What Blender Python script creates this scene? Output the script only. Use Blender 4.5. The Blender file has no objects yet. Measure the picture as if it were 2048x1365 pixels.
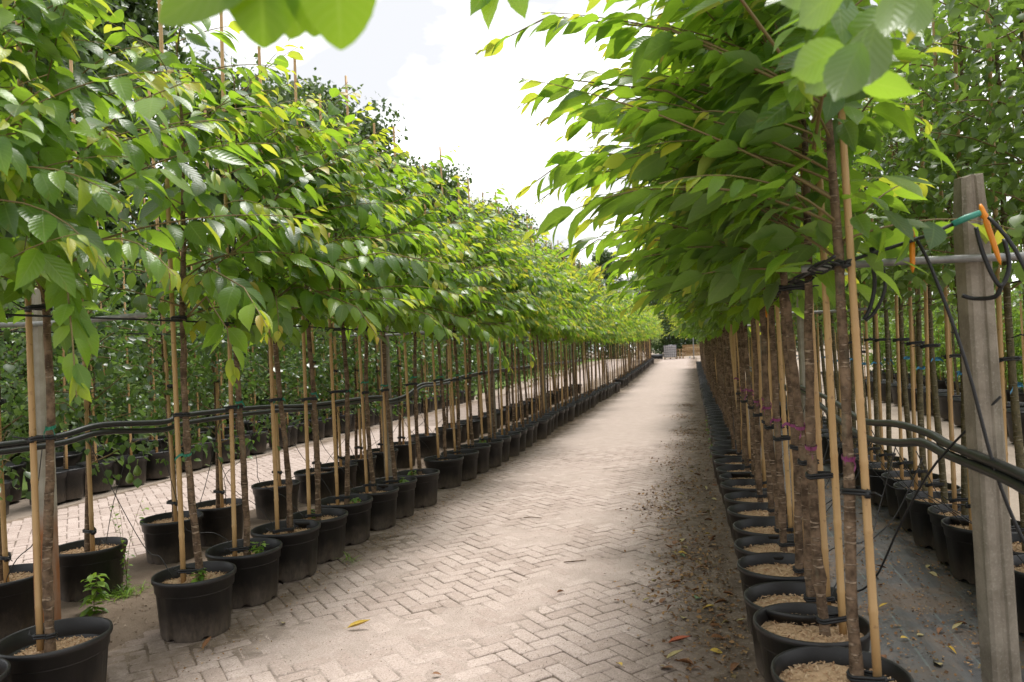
import bpy, math, random
import numpy as np
from math import sin, cos, pi, radians, sqrt, atan2, tan
from mathutils import Vector, Matrix

# ------------------------------------------------------------------ camera, sky, sun, exposure
scene = bpy.context.scene
C = scene.collection
cam_d = bpy.data.cameras.new('camera'); cam = bpy.data.objects.new('camera', cam_d); C.objects.link(cam)
scene.camera = cam
cam.location = (0, 0, 1.6)
cam.rotation_mode = 'QUATERNION'
CAM_R = Matrix.Rotation(0.242513, 3, 'Z') @ Matrix.Rotation(pi/2 + 0.0173318, 3, 'X') @ Matrix.Rotation(-0.0436332, 3, 'Z')
cam.rotation_quaternion = CAM_R.to_quaternion()
cam_d.sensor_width = 36.0; cam_d.lens = 25.59
cam_d.clip_start = 0.05; cam_d.clip_end = 600
cam_d.dof.use_dof = True; cam_d.dof.focus_distance = 5.2; cam_d.dof.aperture_fstop = 3.2

world = bpy.data.worlds.new('World'); scene.world = world; world.use_nodes = True
SUN_DIR = Vector((0.06, 0.34, 0.94)).normalized()
SUN_EL = math.asin(SUN_DIR.z); SUN_AZ = atan2(SUN_DIR.x, SUN_DIR.y)
wn = world.node_tree.nodes; wl = world.node_tree.links; wn.clear()
w_out = wn.new('ShaderNodeOutputWorld'); w_bg = wn.new('ShaderNodeBackground')
sky = wn.new('ShaderNodeTexSky'); sky.sky_type = 'NISHITA'; sky.sun_disc = False
sky.sun_elevation = SUN_EL; sky.sun_rotation = SUN_AZ; sky.dust_density = 3.0; sky.air_density = 1.0
w_tc = wn.new('ShaderNodeTexCoord'); w_map = wn.new('ShaderNodeMapping'); w_map.inputs['Scale'].default_value = (1, 1, 2.2)
w_noi = wn.new('ShaderNodeTexNoise'); w_noi.inputs['Scale'].default_value = 3.6; w_noi.inputs['Detail'].default_value = 6
w_rmp = wn.new('ShaderNodeValToRGB')
w_rmp.color_ramp.elements[0].position = 0.47; w_rmp.color_ramp.elements[0].color = (2.75, 2.76, 2.8, 1)
w_rmp.color_ramp.elements[1].position = 0.66; w_rmp.color_ramp.elements[1].color = (8.2, 8.15, 8.1, 1)
w_mix = wn.new('ShaderNodeMix'); w_mix.data_type = 'RGBA'; w_mix.inputs[0].default_value = 0.94
wl.new(w_tc.outputs['Generated'], w_map.inputs['Vector']); wl.new(w_map.outputs[0], w_noi.inputs['Vector'])
wl.new(w_noi.outputs['Fac'], w_rmp.inputs['Fac'])
wl.new(sky.outputs['Color'], w_mix.inputs[6]); wl.new(w_rmp.outputs['Color'], w_mix.inputs[7])
wl.new(w_mix.outputs[2], w_bg.inputs['Color']); w_bg.inputs['Strength'].default_value = 0.10
wl.new(w_bg.outputs[0], w_out.inputs['Surface'])

sun_d = bpy.data.lights.new('sun', 'SUN'); sun = bpy.data.objects.new('sun', sun_d); C.objects.link(sun)
sun_d.energy = 1.5; sun_d.angle = radians(18); sun_d.color = (1.0, 0.965, 0.92)
sun.rotation_mode = 'QUATERNION'; sun.rotation_quaternion = (-SUN_DIR).to_track_quat('-Z', 'Y'); sun.location = (6, 8, 18)

scene.view_settings.view_transform = 'Standard'; scene.view_settings.look = 'None'
scene.view_settings.exposure = 1.76; scene.view_settings.gamma = 1.0; scene.view_settings.use_curve_mapping = False
scene.render.engine = 'CYCLES'
cy = scene.cycles
cy.max_bounces = 8; cy.diffuse_bounces = 4; cy.glossy_bounces = 2; cy.transmission_bounces = 5; cy.transparent_max_bounces = 4
cy.caustics_reflective = False; cy.caustics_refractive = False; cy.sample_clamp_indirect = 6.0
try:
    cy.use_denoising = True; cy.denoiser = 'OPENIMAGEDENOISE'; cy.denoising_input_passes = 'RGB_ALBEDO_NORMAL'
except Exception:
    pass

rnd = random.Random(11)

# ------------------------------------------------------------------ materials
def new_mat(name):
    m = bpy.data.materials.new(name); m.use_nodes = True
    nt = m.node_tree; nt.nodes.clear()
    return m, nt
class NB:
    def __init__(s, nt): s.nt = nt
    def n(s, t, **kw):
        nd = s.nt.nodes.new(t)
        for k, v in kw.items(): setattr(nd, k, v)
        return nd
    def link(s, a, b): s.nt.links.new(a, b)
    def val(s, sock, v):
        if hasattr(v, 'is_linked') or isinstance(v, bpy.types.NodeSocket): s.link(v, sock)
        else: sock.default_value = v
    def math(s, op, a, b=None, c=None, clamp=False):
        nd = s.n('ShaderNodeMath', operation=op, use_clamp=clamp); s.val(nd.inputs[0], a)
        if b is not None: s.val(nd.inputs[1], b)
        if c is not None: s.val(nd.inputs[2], c)
        return nd.outputs[0]
    def mixc(s, f, a, b, bt='MIX'):
        nd = s.n('ShaderNodeMix', data_type='RGBA', blend_type=bt)
        s.val(nd.inputs[0], f); s.val(nd.inputs[6], a if not isinstance(a, tuple) else rgba(a)); s.val(nd.inputs[7], b if not isinstance(b, tuple) else rgba(b))
        return nd.outputs[2]
    def noise(s, vec, scale, detail=4, rough=0.55, dist=0.0):
        nd = s.n('ShaderNodeTexNoise'); nd.inputs['Scale'].default_value = scale; nd.inputs['Detail'].default_value = detail
        nd.inputs['Roughness'].default_value = rough; nd.inputs['Distortion'].default_value = dist
        if vec is not None: s.link(vec, nd.inputs['Vector'])
        return nd.outputs['Fac']
    def ramp(s, f, stops, interp='LINEAR'):
        nd = s.n('ShaderNodeValToRGB'); cr = nd.color_ramp; cr.interpolation = interp
        while len(cr.elements) < len(stops): cr.elements.new(0.5)
        for e, (p, c) in zip(cr.elements, stops):
            e.position = p; e.color = rgba(c)
        s.link(f, nd.inputs['Fac']); return nd.outputs['Color']
    def maprange(s, v, a, b, c=0.0, d=1.0):
        nd = s.n('ShaderNodeMapRange'); s.val(nd.inputs[0], v)
        for i, x in enumerate((a, b, c, d)): nd.inputs[i+1].default_value = x
        return nd.outputs[0]
    def coords(s, kind='Object', scale=None):
        o = s.n('ShaderNodeTexCoord').outputs[kind]
        if scale:
            mp = s.n('ShaderNodeMapping'); mp.inputs['Scale'].default_value = scale; s.link(o, mp.inputs['Vector']); o = mp.outputs[0]
        return o
    def pos(s, scale=None):
        o = s.n('ShaderNodeNewGeometry').outputs['Position']
        if scale:
            mp = s.n('ShaderNodeMapping'); mp.inputs['Scale'].default_value = scale; s.link(o, mp.inputs['Vector']); o = mp.outputs[0]
        return o
    def rand(s):
        a = s.n('ShaderNodeObjectInfo').outputs['Random']; b = s.n('ShaderNodeNewGeometry').outputs['Random Per Island']
        return s.math('FRACT', s.math('ADD', a, b))
    def bump(s, h, strength=0.3, dist=0.01):
        nd = s.n('ShaderNodeBump'); nd.inputs['Strength'].default_value = strength; nd.inputs['Distance'].default_value = dist
        s.link(h, nd.inputs['Height']); return nd.outputs['Normal']
    def principled(s, col, rough=0.6, spec=0.4, normal=None, metal=0.0):
        p = s.n('ShaderNodeBsdfPrincipled'); s.val(p.inputs['Base Color'], rgba(col) if isinstance(col, tuple) else col)
        s.val(p.inputs['Roughness'], rough); p.inputs['Specular IOR Level'].default_value = spec; p.inputs['Metallic'].default_value = metal
        if normal is not None: s.link(normal, p.inputs['Normal'])
        return p.outputs[0]
    def out(s, sh):
        o = s.n('ShaderNodeOutputMaterial'); s.link(sh, o.inputs['Surface'])
def rgba(c): return (c[0], c[1], c[2], 1.0)

def leaf_mat(name, stops, trans, under, rough=0.42, tfac=0.42, veins=True, spec=0.5):
    m, nt = new_mat(name); b = NB(nt)
    r = b.rand(); col = b.ramp(r, stops)
    geo = b.n('ShaderNodeNewGeometry')
    big = b.noise(b.pos(), 1.7, 2)
    col = b.mixc(b.maprange(big, 0.35, 0.7, 0.0, 0.35), col, b.mixc(1.0, col, (1.25, 1.15, 0.7), 'MULTIPLY'))
    spot = b.maprange(b.noise(b.coords('Object'), 7.0 if veins else 30.0, 3), 0.70, 0.74)
    col = b.mixc(b.math('MULTIPLY', spot, 0.55), col, (0.16, 0.11, 0.03))
    nrm = None
    if veins:
        uv = b.n('ShaderNodeUVMap').outputs[0]; sp = b.n('ShaderNodeSeparateXYZ'); b.link(uv, sp.inputs[0])
        u, v = sp.outputs[0], sp.outputs[1]; av = b.math('ABSOLUTE', v)
        ph = b.math('MULTIPLY', b.math('SUBTRACT', b.math('MULTIPLY', u, 9.0), b.math('MULTIPLY', av, 2.2)), 2*pi)
        wv = b.math('SINE', ph)
        vein = b.maprange(wv, 0.86, 1.0); mid = b.maprange(av, 0.09, 0.0)
        vm = b.math('MAXIMUM', b.math('MULTIPLY', vein, 0.55), mid)
        col = b.mixc(b.math('MULTIPLY', vm, 0.30), col, (0.30, 0.40, 0.13))
        h = b.math('ADD', b.math('MULTIPLY', wv, -0.35), b.math('MULTIPLY', mid, -1.0))
        nrm = b.bump(h, 0.22, 0.004)
    colf = b.mixc(geo.outputs['Backfacing'], col, b.mixc(0.65, col, under))
    ds = b.principled(colf, rough, spec, nrm)
    tr = b.n('ShaderNodeBsdfTranslucent'); b.link(b.mixc(0.62, b.mixc(1.0, col, (2.3, 2.3, 1.3), 'MULTIPLY'), trans), tr.inputs['Color'])
    mx = b.n('ShaderNodeMixShader'); mx.inputs[0].default_value = tfac
    b.link(ds, mx.inputs[1]); b.link(tr.outputs[0], mx.inputs[2]); b.out(mx.outputs[0])
    return m
M = {}
M['leaf'] = leaf_mat('cherry_leaf', [(0.0, (0.018, 0.058, 0.018)), (0.24, (0.036, 0.102, 0.020)), (0.55, (0.086, 0.190, 0.024)), (0.85, (0.142, 0.262, 0.034)), (1.0, (0.190, 0.310, 0.050))], (0.40, 0.60, 0.028), (0.16, 0.23, 0.10), 0.35, 0.49, True, 0.6)
M['young_leaf'] = leaf_mat('young_cherry_leaf', [(0.0, (0.17, 0.28, 0.03)), (0.5, (0.26, 0.35, 0.035)), (0.88, (0.38, 0.38, 0.045)), (1.0, (0.38, 0.25, 0.05))], (0.60, 0.62, 0.05), (0.36, 0.40, 0.14), 0.42, 0.48)
M['fresh_leaf'] = leaf_mat('fresh_cherry_leaf', [(0.0, (0.07, 0.17, 0.012)), (1.0, (0.12, 0.23, 0.016))], (0.38, 0.54, 0.012), (0.15, 0.24, 0.05), 0.45, 0.58)
M['pear_leaf'] = leaf_mat('pear_leaf', [(0.0, (0.018, 0.048, 0.012)), (0.6, (0.038, 0.085, 0.017)), (1.0, (0.095, 0.170, 0.028))], (0.17, 0.31, 0.035), (0.12, 0.18, 0.08), 0.34, 0.34, False, 0.55)
M['round_leaf'] = leaf_mat('standard_tree_leaf', [(0.0, (0.040, 0.085, 0.016)), (0.6, (0.075, 0.140, 0.024)), (1.0, (0.14, 0.22, 0.04))], (0.26, 0.42, 0.05), (0.15, 0.20, 0.09), 0.32, 0.40, False, 0.55)
M['dark_leaf'] = leaf_mat('tall_tree_leaf', [(0.0, (0.030, 0.062, 0.014)), (0.6, (0.048, 0.092, 0.020)), (1.0, (0.085, 0.140, 0.030))], (0.12, 0.20, 0.03), (0.07, 0.11, 0.04), 0.45, 0.25, False)
M['bright_leaf'] = leaf_mat('shrub_leaf', [(0.0, (0.07, 0.15, 0.02)), (0.6, (0.13, 0.24, 0.03)), (1.0, (0.21, 0.33, 0.05))], (0.32, 0.48, 0.05), (0.18, 0.25, 0.09), 0.45, 0.35, False)
M['silver_leaf'] = leaf_mat('silver_leaf', [(0.0, (0.13, 0.19, 0.08)), (1.0, (0.27, 0.34, 0.16))], (0.35, 0.45, 0.14), (0.3, 0.35, 0.22), 0.5, 0.3, False)

def mk_bark(name, dark, light, lent):
    m, nt = new_mat(name); b = NB(nt)
    c1 = b.coords('Object', (1, 1, 1)); n1 = b.noise(c1, 17, 6, 0.68); n2 = b.noise(b.coords('Object', (14, 14, 75)), 1.0, 3, 0.6)
    n3 = b.noise(b.coords('Object', (3, 3, 0.7)), 8, 4)
    col = b.mixc(b.maprange(n1, 0.38, 0.62), dark, light)
    lf = b.maprange(n2, 0.57, 0.64)
    col = b.mixc(b.math('MULTIPLY', lf, 0.85), col, lent)
    col = b.mixc(b.maprange(n3, 0.58, 0.75, 0, 0.5), col, (0.13, 0.125, 0.085))
    h = b.math('ADD', b.math('MULTIPLY', n1, 0.6), b.math('MULTIPLY', lf, 0.5))
    b.out(b.principled(col, 0.8, 0.2, b.bump(h, 1.0, 0.012))); return m
M['bark'] = mk_bark('cherry_bark', (0.060, 0.039, 0.024), (0.205, 0.138, 0.088), (0.36, 0.27, 0.19))
M['bark_green'] = mk_bark('green_bark', (0.065, 0.058, 0.030), (0.15, 0.125, 0.07), (0.25, 0.22, 0.15))
M['bark_far'] = mk_bark('tall_tree_bark', (0.05, 0.04, 0.03), (0.10, 0.085, 0.065), (0.13, 0.11, 0.09))
m, nt = new_mat('twig'); b = NB(nt)
b.out(b.principled(b.mixc(b.noise(b.coords(), 6, 3), (0.16, 0.15, 0.05), (0.20, 0.11, 0.06)), 0.6, 0.3)); M['twig'] = m

def mk_cane(name, a, c):
    m, nt = new_mat(name); b = NB(nt)
    n = b.noise(b.coords('Object', (40, 40, 1.6)), 1.2, 4); n2 = b.noise(b.coords('Object', (6, 6, 3)), 2.0, 3)
    spots = b.maprange(b.noise(b.coords('Object'), 34, 2), 0.66, 0.75)
    r = b.n('ShaderNodeObjectInfo').outputs['Random']
    col = b.mixc(b.maprange(n, 0.3, 0.75), a, c); col = b.mixc(b.maprange(n2, 0.55, 0.8, 0, 0.45), col, (0.30, 0.17, 0.08))
    col = b.mixc(b.math('MULTIPLY', spots, 0.6), col, (0.16, 0.085, 0.04))
    col = b.mixc(b.math('MULTIPLY', r, 0.35), col, (0.36, 0.22, 0.11))
    b.out(b.principled(col, 0.5, 0.4, b.bump(n, 0.2, 0.003))); return m
M['cane'] = mk_cane('bamboo_cane', (0.52, 0.34, 0.15), (0.42, 0.25, 0.10))
M['cane_pink'] = mk_cane('weathered_cane', (0.50, 0.33, 0.20), (0.42, 0.26, 0.15))

m, nt = new_mat('pot_plastic'); b = NB(nt)
oc = b.coords('Object'); sp = b.n('ShaderNodeSeparateXYZ'); b.link(oc, sp.inputs[0])
rv = b.n('ShaderNodeObjectInfo').outputs['Random']
vo = b.n('ShaderNodeVectorMath', operation='ADD'); b.link(b.pos(), vo.inputs[0]); 
n1 = b.noise(b.pos(), 9, 6, 0.65); n2 = b.noise(b.pos((1, 1, 0.35)), 60, 4, 0.7)
low = b.maprange(sp.outputs[2], 0.27, 0.0)
n5 = b.noise(b.pos((1, 1, .3)), 22, 5, 0.7); low2 = b.math('POWER', low, 1.6)
dust = b.math('MULTIPLY', b.maprange(b.math('ADD', b.math('MULTIPLY', low2, 0.85), b.math('MULTIPLY', b.math('ADD', n1, n5), 0.5)), 0.66, 1.15), b.maprange(n2, 0.35, 0.65, 0.45, 1.0))
dust = b.math('ADD', dust, b.math('MULTIPLY', rv, 0.06), clamp=True)
col = b.mixc(b.math('MULTIPLY', dust, 0.62), (0.0075, 0.0075, 0.008), (0.17, 0.13, 0.095))
specks = b.maprange(b.noise(b.pos(), 190, 2), 0.71, 0.76)
col = b.mixc(b.math('MULTIPLY', specks, 0.35), col, (0.3, 0.25, 0.2))
b.out(b.principled(col, b.maprange(dust, 0, 1, 0.42, 0.85), 0.45, b.bump(n2, 0.08, 0.002))); M['pot'] = m

def mk_mulch(name, stops):
    m, nt = new_mat(name); b = NB(nt)
    g = b.n('ShaderNodeNewGeometry').outputs['Random Per Island']; n = b.noise(b.pos(), 120, 3)
    col = b.ramp(g, stops); col = b.mixc(b.maprange(n, 0.3, 0.7, 0, 0.4), col, (0.24, 0.14, 0.075))
    b.out(b.principled(col, 0.85, 0.15, b.bump(n, 0.5, 0.004))); return m
M['mulch'] = mk_mulch('wood_chip_mulch', [(0.0, (0.34, 0.20, 0.11)), (0.35, (0.47, 0.31, 0.18)), (0.7, (0.56, 0.40, 0.25)), (1.0, (0.66, 0.50, 0.33))])
M['litter'] = mk_mulch('leaf_litter', [(0.0, (0.06, 0.035, 0.02)), (0.35, (0.16, 0.085, 0.04)), (0.65, (0.27, 0.15, 0.06)), (0.85, (0.36, 0.24, 0.12)), (1.0, (0.13, 0.11, 0.05))])
M['soil_crumb'] = mk_mulch('soil_crumb', [(0.0, (0.05, 0.038, 0.028)), (0.6, (0.11, 0.085, 0.062)), (1.0, (0.34, 0.28, 0.22))])

def flat(name, col, rough=0.5, spec=0.4, metal=0.0, var=0.15, nscale=20):
    m, nt = new_mat(name); b = NB(nt); n = b.noise(b.pos(), nscale, 4)
    c2 = tuple(max(0, x*(1-var*2)) for x in col)
    b.out(b.principled(b.mixc(b.maprange(n, 0.3, 0.7), col, c2), rough, spec, b.bump(n, 0.1, 0.003), metal)); M[name] = m
flat('black_rubber', (0.016, 0.016, 0.017), 0.5, 0.4)
flat('hose_plastic', (0.022, 0.024, 0.024), 0.38, 0.5)
flat('tube_plastic', (0.02, 0.02, 0.02), 0.45, 0.5)
flat('green_ribbon', (0.025, 0.22, 0.14), 0.4); flat('magenta_ribbon', (0.26, 0.055, 0.16), 0.4); flat('blue_ribbon', (0.06, 0.25, 0.42), 0.4); flat('red_ribbon', (0.6, 0.03, 0.03), 0.4)
flat('orange_plastic', (0.80, 0.27, 0.015), 0.4, 0.4, 0, 0.12); flat('teal_plastic', (0.04, 0.26, 0.19), 0.45)
flat('galvanised', (0.30, 0.30, 0.29), 0.5, 0.5, 0.5, 0.2, 30); flat('white_plastic', (0.75, 0.75, 0.72), 0.4)
flat('tank_plastic', (0.62, 0.60, 0.62), 0.4, 0.4, 0, 0.1, 3); flat('cage_metal', (0.16, 0.16, 0.18), 0.4, 0.5, 0.7)
flat('timber', (0.50, 0.34, 0.18), 0.8, 0.2, 0, 0.2, 6); flat('pallet_wood', (0.36, 0.25, 0.15), 0.85, 0.2, 0, 0.2, 6); flat('dark_plastic', (0.05, 0.05, 0.055), 0.6)
flat('pear_skin', (0.16, 0.24, 0.04), 0.45)
m, nt = new_mat('timber'); b = NB(nt); n = b.noise(b.coords('Object', (1, 14, 14)), 3, 4); rv = b.n('ShaderNodeObjectInfo').outputs['Random']
b.out(b.principled(b.mixc(b.maprange(n, 0.35, 0.65, 0, 0.5), b.ramp(rv, [(0.0, (0.30, 0.19, 0.09)), (0.5, (0.46, 0.31, 0.165)), (1.0, (0.60, 0.43, 0.25))]), (0.26, 0.16, 0.08)), 0.8, 0.2)); M['timber'] = m
m, nt = new_mat('concrete'); b = NB(nt)
n1 = b.noise(b.pos(), 7, 6, 0.65); n2 = b.noise(b.pos((30, 30, 1.5)), 1.2, 4); n3 = b.noise(b.pos(), 110, 3)
sp = b.n('ShaderNodeSeparateXYZ'); b.link(b.pos(), sp.inputs[0])
col = b.mixc(b.maprange(n1, 0.3, 0.7), (0.15, 0.125, 0.095), (0.30, 0.262, 0.21)); col = b.mixc(b.maprange(n2, 0.5, 0.72, 0, 0.6), col, (0.13, 0.12, 0.085))
col = b.mixc(b.maprange(n3, 0.55, 0.75, 0, 0.4), col, (0.42, 0.39, 0.34))
b.out(b.principled(col, 0.9, 0.2, b.bump(b.math('ADD', n1, b.math('MULTIPLY', n3, 0.4)), 0.6, 0.008))); M['concrete'] = m
m, nt = new_mat('rusty_concrete'); b = NB(nt)
n1 = b.noise(b.pos(), 7, 6, 0.65); n2 = b.noise(b.pos((14, 14, 3)), 1.4, 4); sp = b.n('ShaderNodeSeparateXYZ'); b.link(b.pos(), sp.inputs[0])
col = b.mixc(b.maprange(n1, 0.3, 0.7), (0.24, 0.215, 0.17), (0.40, 0.37, 0.31))
rf = b.math('MULTIPLY', b.maprange(b.math('ADD', sp.outputs[2], b.math('MULTIPLY', n2, 0.25)), 0.96, 0.80), b.maprange(n2, 0.25, 0.6, 0.45, 1.0))
col = b.mixc(rf, col, (0.27, 0.10, 0.03))
b.out(b.principled(col, 0.9, 0.2, b.bump(n1, 0.5, 0.008))); M['rusty_concrete'] = m

# ground materials
def ground_mat(name, base, dark, s1=0.8, s2=90, grit=(0.45, 0.40, 0.34), bumpd=0.01):
    m, nt = new_mat(name); b = NB(nt); p = b.pos()
    n1 = b.noise(p, s1, 6, 0.6); n2 = b.noise(p, s2, 5, 0.8); n3 = b.noise(p, 6, 5, 0.6); n4 = b.noise(p, 110, 4, 0.8)
    col = b.mixc(b.maprange(n1, 0.38, 0.68), base, dark); col = b.mixc(b.maprange(n3, 0.5, 0.75, 0, 0.55), col, tuple(x*0.7 for x in base))
    col = b.mixc(b.maprange(n2, 0.6, 0.72, 0, 0.5), col, grit); col = b.mixc(b.maprange(n4, 0.45, 0.62, 0, 0.6), col, tuple(x*0.5 for x in base))
    b.out(b.principled(col, 0.95, 0.1, b.bump(b.math('ADD', n2, b.math('MULTIPLY', n3, 0.8)), 0.6, bumpd))); M[name] = m
ground_mat('gravel', (0.34, 0.28, 0.225), (0.25, 0.205, 0.165), 0.5, 55)
ground_mat('dirt', (0.215, 0.165, 0.125), (0.12, 0.088, 0.064), 2.2, 80)
ground_mat('lawn', (0.12, 0.19, 0.045), (0.17, 0.22, 0.07), 0.8, 60, (0.22, 0.27, 0.09))
m, nt = new_mat('fabric'); b = NB(nt); p = b.pos(); sp = b.n('ShaderNodeSeparateXYZ'); b.link(p, sp.inputs[0])
n1 = b.noise(p, 2.6, 6, 0.65, 0.6); n2 = b.noise(p, 60, 5, 0.8); n3 = b.noise(b.pos((6, 1, 1)), 3, 4)
line = b.maprange(b.math('SINE', b.math('MULTIPLY', sp.outputs[0], 26.0)), 0.985, 1.0)
weave = b.math('MULTIPLY', b.math('SINE', b.math('MULTIPLY', sp.outputs[0], 900)), b.math('SINE', b.math('MULTIPLY', sp.outputs[1], 900)))
col = b.mixc(b.maprange(n3, 0.35, 0.65), (0.055, 0.055, 0.055), (0.085, 0.084, 0.082)); col = b.mixc(b.math('MULTIPLY', line, 0.5), col, (0.15, 0.20, 0.19))
dirtf = b.math('MULTIPLY', b.maprange(n1, 0.46, 0.60), b.maprange(n2, 0.3, 0.6, 0.4, 1.0)); col = b.mixc(dirtf, col, (0.135, 0.100, 0.072)); col = b.mixc(b.maprange(n2, 0.62, 0.70, 0, 0.6), col, (0.26, 0.21, 0.16))
b.out(b.principled(col, b.maprange(dirtf, 0, 1, 0.42, 0.95), 0.45, b.bump(b.math('ADD', n2, b.math('MULTIPLY', weave, 0.2)), 0.35, 0.004))); M['fabric'] = m
# sandy path bed, soiled along both rows of pots
def path_sheet_mat(name, xl, xr):
    m, nt = new_mat(name); b = NB(nt); p = b.pos(); sp = b.n('ShaderNodeSeparateXYZ'); b.link(p, sp.inputs[0]); X = sp.outputs[0]
    n1 = b.noise(p, 1.1, 6, 0.6, 0.4); n2 = b.noise(p, 48, 5, 0.8); n3 = b.noise(p, 5.5, 6, 0.65, 0.5); n4 = b.noise(p, 105, 4, 0.8)
    edge = b.math('MAXIMUM', b.maprange(X, xr-1.0, xr-0.12), b.maprange(X, xl+0.75, xl+0.12, 0, 1.0))
    soil = b.maprange(b.math('ADD', b.math('MULTIPLY', edge, 0.62), b.math('ADD', b.math('MULTIPLY', n1, 0.5), b.math('MULTIPLY', n3, 0.55))), 0.72, 1.08)
    col = b.mixc(b.maprange(n3, 0.35, 0.7), (0.425, 0.352, 0.312), (0.345, 0.283, 0.248))
    lowz = b.maprange(b.math('SUBTRACT', sp.outputs[2], b.math('MULTIPLY', b.math('SUBTRACT', n3, 0.5), 0.004)), -0.0015, -0.0060)
    col = b.mixc(b.math('MULTIPLY', lowz, 0.9), col, (0.085, 0.064, 0.046))
    col = b.mixc(soil, col, b.mixc(b.maprange(n3, .35, .65), (0.235, 0.180, 0.135), (0.085, 0.063, 0.046)))
    col = b.mixc(b.maprange(n2, 0.56, 0.64, 0, 0.6), col, (0.52, 0.445, 0.385)); col = b.mixc(b.maprange(n4, 0.48, 0.64, 0, 0.75), col, (0.165, 0.13, 0.105))
    b.out(b.principled(col, 0.95, 0.1, b.bump(b.math('ADD', n2, n4), 0.5, 0.004))); M[name] = m
path_sheet_mat('path_sand', -2.85, 0.25); path_sheet_mat('side_path_sand', -7.4, -4.3)
m, nt = new_mat('paver'); b = NB(nt); p = b.pos()
r = b.rand(); n1 = b.noise(p, 95, 5, 0.8); n2 = b.noise(p, 14, 5, 0.65); n3 = b.noise(p, 1.1, 6, 0.6, 0.4); n4 = b.noise(p, 48, 4, 0.75)
sp = b.n('ShaderNodeSeparateXYZ'); b.link(p, sp.inputs[0])
col = b.ramp(r, [(0.0, (0.345, 0.275, 0.240)), (0.5, (0.405, 0.328, 0.290)), (1.0, (0.455, 0.375, 0.335))])
col = b.mixc(b.maprange(n2, 0.45, 0.7, 0, 0.55), col, (0.45, 0.375, 0.335)); col = b.mixc(b.maprange(n1, 0.48, 0.64, 0, 0.8), col, (0.185, 0.145, 0.118))
col = b.mixc(b.maprange(n4, 0.58, 0.66, 0, 0.7), col, (0.56, 0.48, 0.42))
col = b.mixc(b.maprange(b.noise(p, 2.7, 6, 0.7, 0.8), 0.50, 0.72, 0, 0.45), col, (0.22, 0.175, 0.145))
edge = b.math('MULTIPLY', b.math('MAXIMUM', b.maprange(sp.outputs[0], -0.75, 0.0), b.maprange(sp.outputs[0], -2.2, -2.75, 0, 0.85)), b.maprange(sp.outputs[0], -3.4, -3.3))
soil = b.maprange(b.math('ADD', b.math('MULTIPLY', edge, 0.6), b.math('ADD', b.math('MULTIPLY', n3, 0.5), b.math('MULTIPLY', n2, 0.5))), 0.74, 1.10)
col = b.mixc(b.math('MULTIPLY', soil, 0.85), col, (0.125, 0.092, 0.065))
b.out(b.principled(col, 0.9, 0.15, b.bump(b.math('ADD', n1, n4), 0.5, 0.003))); M['paver'] = m
def simple_leaf(name, c1, c2):
    m, nt = new_mat(name); b = NB(nt); n = b.noise(b.coords('Object'), 20, 4)
    b.out(b.principled(b.mixc(b.maprange(n, 0.35, 0.65), c1, c2), 0.65, 0.3, b.bump(n, 0.3, 0.004))); M[name] = m
simple_leaf('fallen_brown', (0.24, 0.11, 0.045), (0.12, 0.055, 0.025)); simple_leaf('fallen_yellow', (0.60, 0.42, 0.07), (0.42, 0.28, 0.06))
simple_leaf('fallen_pale', (0.40, 0.36, 0.17), (0.30, 0.22, 0.10)); simple_leaf('fallen_green', (0.16, 0.24, 0.12), (0.22, 0.30, 0.17)); simple_leaf('fallen_red', (0.42, 0.11, 0.05), (0.28, 0.08, 0.04))

# ------------------------------------------------------------------ mesh helpers
class MB:
    """collects shapes, builds one mesh"""
    def __init__(s): s.v = []; s.f = []; s.m = []
    def add(s, vs, fs, mi=0):
        o = len(s.v); s.v.extend(vs); s.f.extend([tuple(i+o for i in f) for f in fs]); s.m.extend([mi]*len(fs))
    def tube(s, pts, rad, n=8, mi=0, caps=True):
        pts = [Vector(p) for p in pts]; k = len(pts)
        if not hasattr(rad, '__len__'): rad = [rad]*k
        t = (pts[1]-pts[0]).normalized(); ref = Vector((0, 0, 1)) if abs(t.z) < 0.9 else Vector((1, 0, 0))
        u = t.cross(ref).normalized(); vs = []
        for i, p in enumerate(pts):
            t = (pts[min(i+1, k-1)]-pts[max(i-1, 0)]).normalized()
            u = (u-t*u.dot(t)); u = u.normalized() if u.length > 1e-6 else t.orthogonal().normalized(); w = t.cross(u)
            for j in range(n):
                a = 2*pi*j/n; vs.append(tuple(p+(u*cos(a)+w*sin(a))*rad[i]))
        fs = [(i*n+j, i*n+(j+1) % n, (i+1)*n+(j+1) % n, (i+1)*n+j) for i in range(k-1) for j in range(n)]
        if caps: fs += [tuple(range(n))[::-1], tuple((k-1)*n+j for j in range(n))]
        s.add(vs, fs, mi)
    def box(s, c, size, rot=None, mi=0, taper=1.0):
        vs = []
        for z in (-.5, .5):
            q = taper if z > 0 else 1.0
            for x, y in ((-.5, -.5), (.5, -.5), (.5, .5), (-.5, .5)):
                v = Vector((x*size[0]*q, y*size[1]*q, z*size[2]))
                if rot is not None: v = rot @ v
                vs.append(tuple(v+Vector(c)))
        s.add(vs, [(3, 2, 1, 0), (4, 5, 6, 7), (0, 1, 5, 4), (1, 2, 6, 5), (2, 3, 7, 6), (3, 0, 4, 7)], mi)
    def mesh(s, name, mats, smooth=True):
        me = bpy.data.meshes.new(name); me.from_pydata(s.v, [], s.f)
        for mt in (mats if isinstance(mats, (list, tuple)) else [mats]): me.materials.append(mt)
        if len(set(s.m)) > 1: me.polygons.foreach_set('material_index', s.m)
        if smooth: me.polygons.foreach_set('use_smooth', [True]*len(s.f))
        me.update(); return me
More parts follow.
